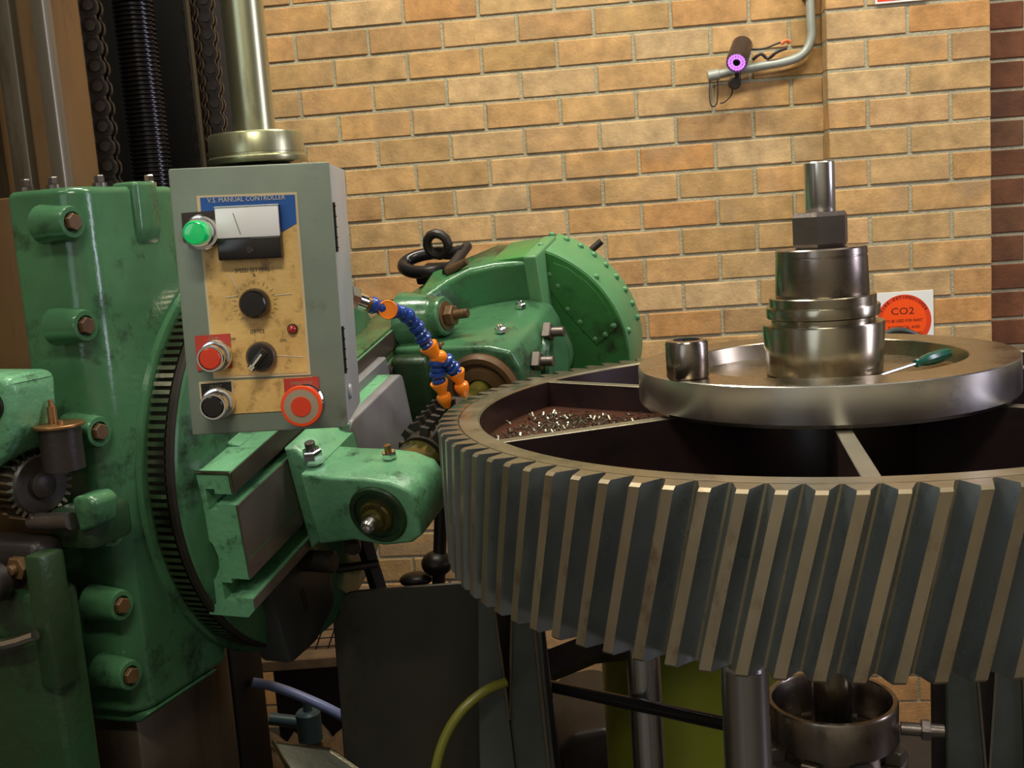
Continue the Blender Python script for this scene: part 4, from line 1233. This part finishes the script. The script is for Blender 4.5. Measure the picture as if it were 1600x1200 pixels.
def trestle(label, cx, cy, left, right, back):
    # welded stand: two gusset plates with a vee notch in front of a solid back plate, edge strips and a top pad
    t = Thing('gear_trestle', label, 'trestle', WF, (cx, cy, FZ), 'steel trestles under the gear')
    for k, poly in enumerate((left, right)):
        t.part('gusset_plate', MB().prism([(cx + x, z) for x, z in poly], cy - .005 + .012 * k, cy + .005 + .012 * k, 'y', .0015, 1), 'stand')
    t.part('back_plate', MB().prism([(cx + x, z) for x, z in back], cy + .075, cy + .085, 'y', .0015, 1), 'iron_dark')
    mid = right[1][0] * .5 + right[0][0] * .5
    t.part('edge_strip', MB().tube([(cx + mid + .004, cy + .006, .93), (cx + mid + .016, cy + .006, .54), (cx + mid + .03, cy + .006, FZ + .04)], .004, 8), 'steel_bush')
    t.part('edge_strip', MB().tube([(cx + left[1][0], cy - .006, .93), (cx + left[2][0], cy - .006, left[2][1])], .003, 8), 'steel_bush')
    t.part('edge_strip', MB().tube([(cx + right[0][0], cy + .006, .93), (cx + left[2][0], cy + .006, left[2][1])], .003, 8), 'steel_bush')
    t.part('top_pad', MB().box(cx - .07, cx + .07, cy - .02, cy + .09, .945, .9652, .003, 1), 'stand')
    t.part('foot_plate', MB().box(cx - .115, cx + .14, cy - .05, cy + .12, FZ, FZ + .03, .003, 1), 'stand')


F3 = FZ + .03
trestle('grey steel trestle under the left side of the gear', -.030, 1.82,
        [(-.048, .945), (-.032, .945), (-.016, .64), (-.010, .50), (-.010, F3), (-.11, F3), (-.070, .62)],
        [(.012, .945), (.050, .945), (.052, .70), (.058, .54), (.12, F3), (-.010, F3), (-.010, .50), (-.016, .64)],
        [(-.05, .945), (.05, .945), (.10, F3), (-.10, F3)])
trestle('grey steel trestle under the right side of the gear', .788, 1.82,
        [(-.070, .945), (-.040, .945), (.000, .40), (.0, F3), (-.10, F3), (-.072, .50)],
        [(.036, .945), (.070, .945), (.074, .50), (.10, F3), (.0, F3), (.0, .40)],
        [(-.066, .945), (.066, .945), (.07, F3), (-.07, F3)])
a0, a1 = at(800, 1064, 1.98), at(930, 1012, 2.12)
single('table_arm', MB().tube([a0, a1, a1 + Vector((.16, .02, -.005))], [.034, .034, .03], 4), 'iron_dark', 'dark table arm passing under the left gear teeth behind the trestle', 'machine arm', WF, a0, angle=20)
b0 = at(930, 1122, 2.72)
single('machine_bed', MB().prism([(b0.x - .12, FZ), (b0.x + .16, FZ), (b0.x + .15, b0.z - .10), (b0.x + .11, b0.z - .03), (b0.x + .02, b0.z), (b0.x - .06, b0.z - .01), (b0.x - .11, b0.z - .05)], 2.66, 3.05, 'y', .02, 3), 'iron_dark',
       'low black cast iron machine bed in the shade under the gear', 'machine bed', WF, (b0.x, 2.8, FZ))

p0, p1 = at(842, 1068, 1.95), at(1140, 1132, 1.62)
single('black_rod', MB().tube([p0 + (p0 - p1) * .35, p0, p1, p1 + (p1 - p0) * .04], .0115, 14), 'screw', 'long black oily rod running diagonally under the gear', 'rod', WF, p0)
p = at(1085, 1130, 2.35)
single('oil_drum', MB().lathe([(0, 0), (.20, 0), (.205, .01), (.20, .02), (.20, .28), (.207, .29), (.20, .30), (.20, .90), (.205, .91), (.195, .92), (0, .91)], (p.x, p.y, FZ), seg=48), 'drum', 'olive green drum standing behind the polished pillar', 'drum', WF, (p.x, p.y, FZ))

# splash sheet and hoses under the hob
ss = Thing('splash_sheet', 'dark oily splash sheet with a rounded corner below the hob', 'splash guard', WF, (-.22, 2.12, FZ))
q0 = at(520, 960, 2.12); q1 = at(762, 912, 2.12)
xl, xr, zt = q0.x, q1.x, at(660, 915, 2.12).z
arc = [(xl + .055 + .055 * math.cos(R(t)), zt - .05 + .05 * math.sin(R(t))) for t in range(180, 89, -15)]
ss.part('sheet', MB().prism([(xl - .015, FZ + .02)] + arc + [(xr, zt + .002), (xr + .01, FZ + .02)], 2.116, 2.124, 'y', .002, 1), 'sheet')
ss.part('side_lip', MB().box(xr - .004, xr + .012, 2.08, 2.124, FZ + .02, zt, .002, 1), 'iron_brown')
ss.part('foot', MB().box(xl, xr, 2.05, 2.20, FZ, FZ + .022, .003, 1), 'sheet')
p0, p1 = at(566, 838, 2.16), at(596, 935, 2.16)
single('upright_bar', MB().tube([p0 + (p0 - p1) * .2, p1 + (p1 - p0) * 4.4], .017, 4), 'iron_dark', 'dark upright steel bar standing behind the splash sheet', 'bar', WF, p1, angle=20)
p0, p1 = at(500, 893, 2.10), at(592, 880, 2.10)
single('cross_rod', MB().cyl(p0, p1, .009, 12, .002), 'iron_dark', 'short dark rod crossing in front of the upright bar', 'rod', WF, p0)
hsx = Thing('hob_pipe', 'dark vertical coolant pipe hanging beside the left gear teeth', 'pipe', WF, at(690, 900, 2.25))
hsx.part('pipe', MB().cyl(at(690, 770, 2.25), at(685, 925, 2.25), .014, 14), 'iron_dark')
hsx.part('fitting', MB().sphere(at(683, 880, 2.25), .034, (1, 1, .8)).sphere(at(650, 905, 2.26), .03, (1.2, 1, .5)), 'iron_dark')
single('blue_pipe_hose', MB().tube([at(395, 1066, 2.5), at(425, 1072, 2.5), at(470, 1088, 2.48), at(530, 1116, 2.46), at(580, 1150, 2.45)], .0115, 12, 6), 'blue_hose', 'pale blue hose curving down behind the splash sheet', 'hose', WF, at(425, 1072, 2.5))
single('yellow_pipe_hose', MB().tube([at(790, 1066, 1.80), at(757, 1080, 1.78), at(720, 1112, 1.76), at(694, 1155, 1.75), at(680, 1205, 1.74), at(675, 1260, 1.74)], .0085, 12, 6), 'yellow_hose', 'thin yellow hose arching down in front of the splash sheet', 'hose', WF, at(720, 1112, 1.76))
tr = Thing('chip_tray', 'bright galvanised chip tray at the bottom edge below the splash sheet', 'tray', WF, at(480, 1190, 1.75))
t0, t1, t2, t3 = at(427, 1160, 1.75), at(515, 1172, 1.83), at(600, 1230, 1.80), at(470, 1235, 1.62)
tm = bmesh.new()
vs = [tm.verts.new(v) for v in (t0, t1, t2, t3)]
tm.faces.new(vs)
ex_ = bmesh.ops.extrude_face_region(tm, geom=tm.faces[:])
bmesh.ops.translate(tm, verts=[v for v in ex_['geom'] if isinstance(v, bmesh.types.BMVert)], vec=(0, 0, -.008))
bmesh.ops.recalc_face_normals(tm, faces=tm.faces)
tmb = MB(); tmb.bm.free(); tmb.bm = tm
tr.part('tray_floor', tmb, 'tray')
tr.part('tray_rim', MB().tube([t3, t0, t1, t2], .004, 8), 'steel_bush')
tr.part('tray_leg', MB().cyl((t1.x, t1.y, FZ), (t1.x, t1.y, t1.z - .005), .012, 10).cyl((t3.x, t3.y, FZ), (t3.x, t3.y, t3.z - .005), .012, 10), 'iron_dark')

# crate with wire mesh against the wall
ck = Thing('mesh_crate', 'low dark crate with a wire mesh top against the brick wall', 'crate', WF, (-.62, 3.0, FZ))
g0, g1 = at(425, 1028, 2.95), at(540, 1024, 2.95)
zc_ = g0.z
ck.part('crate_top', MB().box(-.80, -.30, 2.92, 3.30, zc_ - .03, zc_ + .004, .004, 1), 'rag')
ck.part('crate_post', MB().box(-.80, -.76, 2.92, 2.96, FZ, zc_ - .03, .003, 1), 'iron_dark')
ck.part('crate_post', MB().box(-.47, -.445, 2.92, 2.945, FZ, zc_ - .03, .003, 1), 'teal')
ck.part('crate_back', MB().box(-.80, -.30, 3.26, 3.30, FZ, zc_ - .03, .003, 1), 'iron_dark')
for i in range(14):
    ck.part('mesh_wire', MB().cyl((-.78 + i * .035, 2.98, zc_ + .004), (-.745 + i * .035, 2.98, zc_ + .085), .0022, 6), 'iron_dark')
for i in range(4):
    ck.part('mesh_wire', MB().cyl((-.79, 2.98, zc_ + .012 + i * .024), (-.30, 2.98, zc_ + .012 + i * .024), .0022, 6), 'iron_dark')
vl = Thing('valve_fitting', 'dull teal valve fitting lying below the blue hose', 'valve', WF, at(480, 1125, 2.7))
v0 = at(483, 1130, 2.7)
vl.part('valve_body', MB().cyl(v0 + Vector((0, 0, -.05)), v0 + Vector((0, 0, .035)), .032, 20, .006).cyl(v0, v0 + Vector((-.10, 0, .02)), .016, 14), 'teal')
vl.part('valve_stem', MB().cyl(v0 + Vector((0, 0, .03)), v0 + Vector((0, 0, .06)), .012, 12), 'teal')
rg = MB()
r3 = random.Random(5)
c = at(478, 1150, 2.72)
b = bmesh.new()
bmesh.ops.create_grid(b, x_segments=22, y_segments=16, size=.5)
for v in b.verts:
    f = .5 - max(abs(v.co.x), abs(v.co.y))
    v.co = Vector((c.x + v.co.x * .34, c.y + v.co.y * .3, c.z - .04 + .035 * math.sin(v.co.x * 17 + 3 * v.co.y) * math.cos(v.co.y * 13 - 2 * v.co.x) - .05 * (abs(v.co.x) + abs(v.co.y)) + r3.uniform(-.006, .006)))
rg.bm.free(); rg.bm = b
ro = single('floor_rag', rg, 'rag', 'crumpled brown rag heaped below the valve fitting', 'rag', WF, (c.x, c.y, c.z - .05), angle=80)
ro.modifiers.new('thick', 'SOLIDIFY').thickness = .006
bxk = Thing('wood_block', 'dark block under the crumpled brown rag', 'block', WF, (c.x, c.y, FZ))
bxk.part('block_body', MB().box(c.x - .18, c.x + .18, c.y - .14, c.y + .14, FZ, c.z - .13, .01, 1), 'iron_dark')
h0 = at(1384, 521, 3.12)  # dark curved shape taken for an extinguisher handle, on an added stem
single('curved_handle', MB().tube([at(1378, 524, 3.12), at(1395, 517, 3.12), at(1415, 517, 3.12), at(1436, 524, 3.12)], [.006, .009, .009, .005], 10, 4).tube([at(1405, 518, 3.12), at(1405, 540, 3.2), at(1405, 560, 3.36)], .008, 8), 'stand',
       'small dark grey curved handle just behind the clamping ring below the orange sign', 'nozzle', WF, h0)
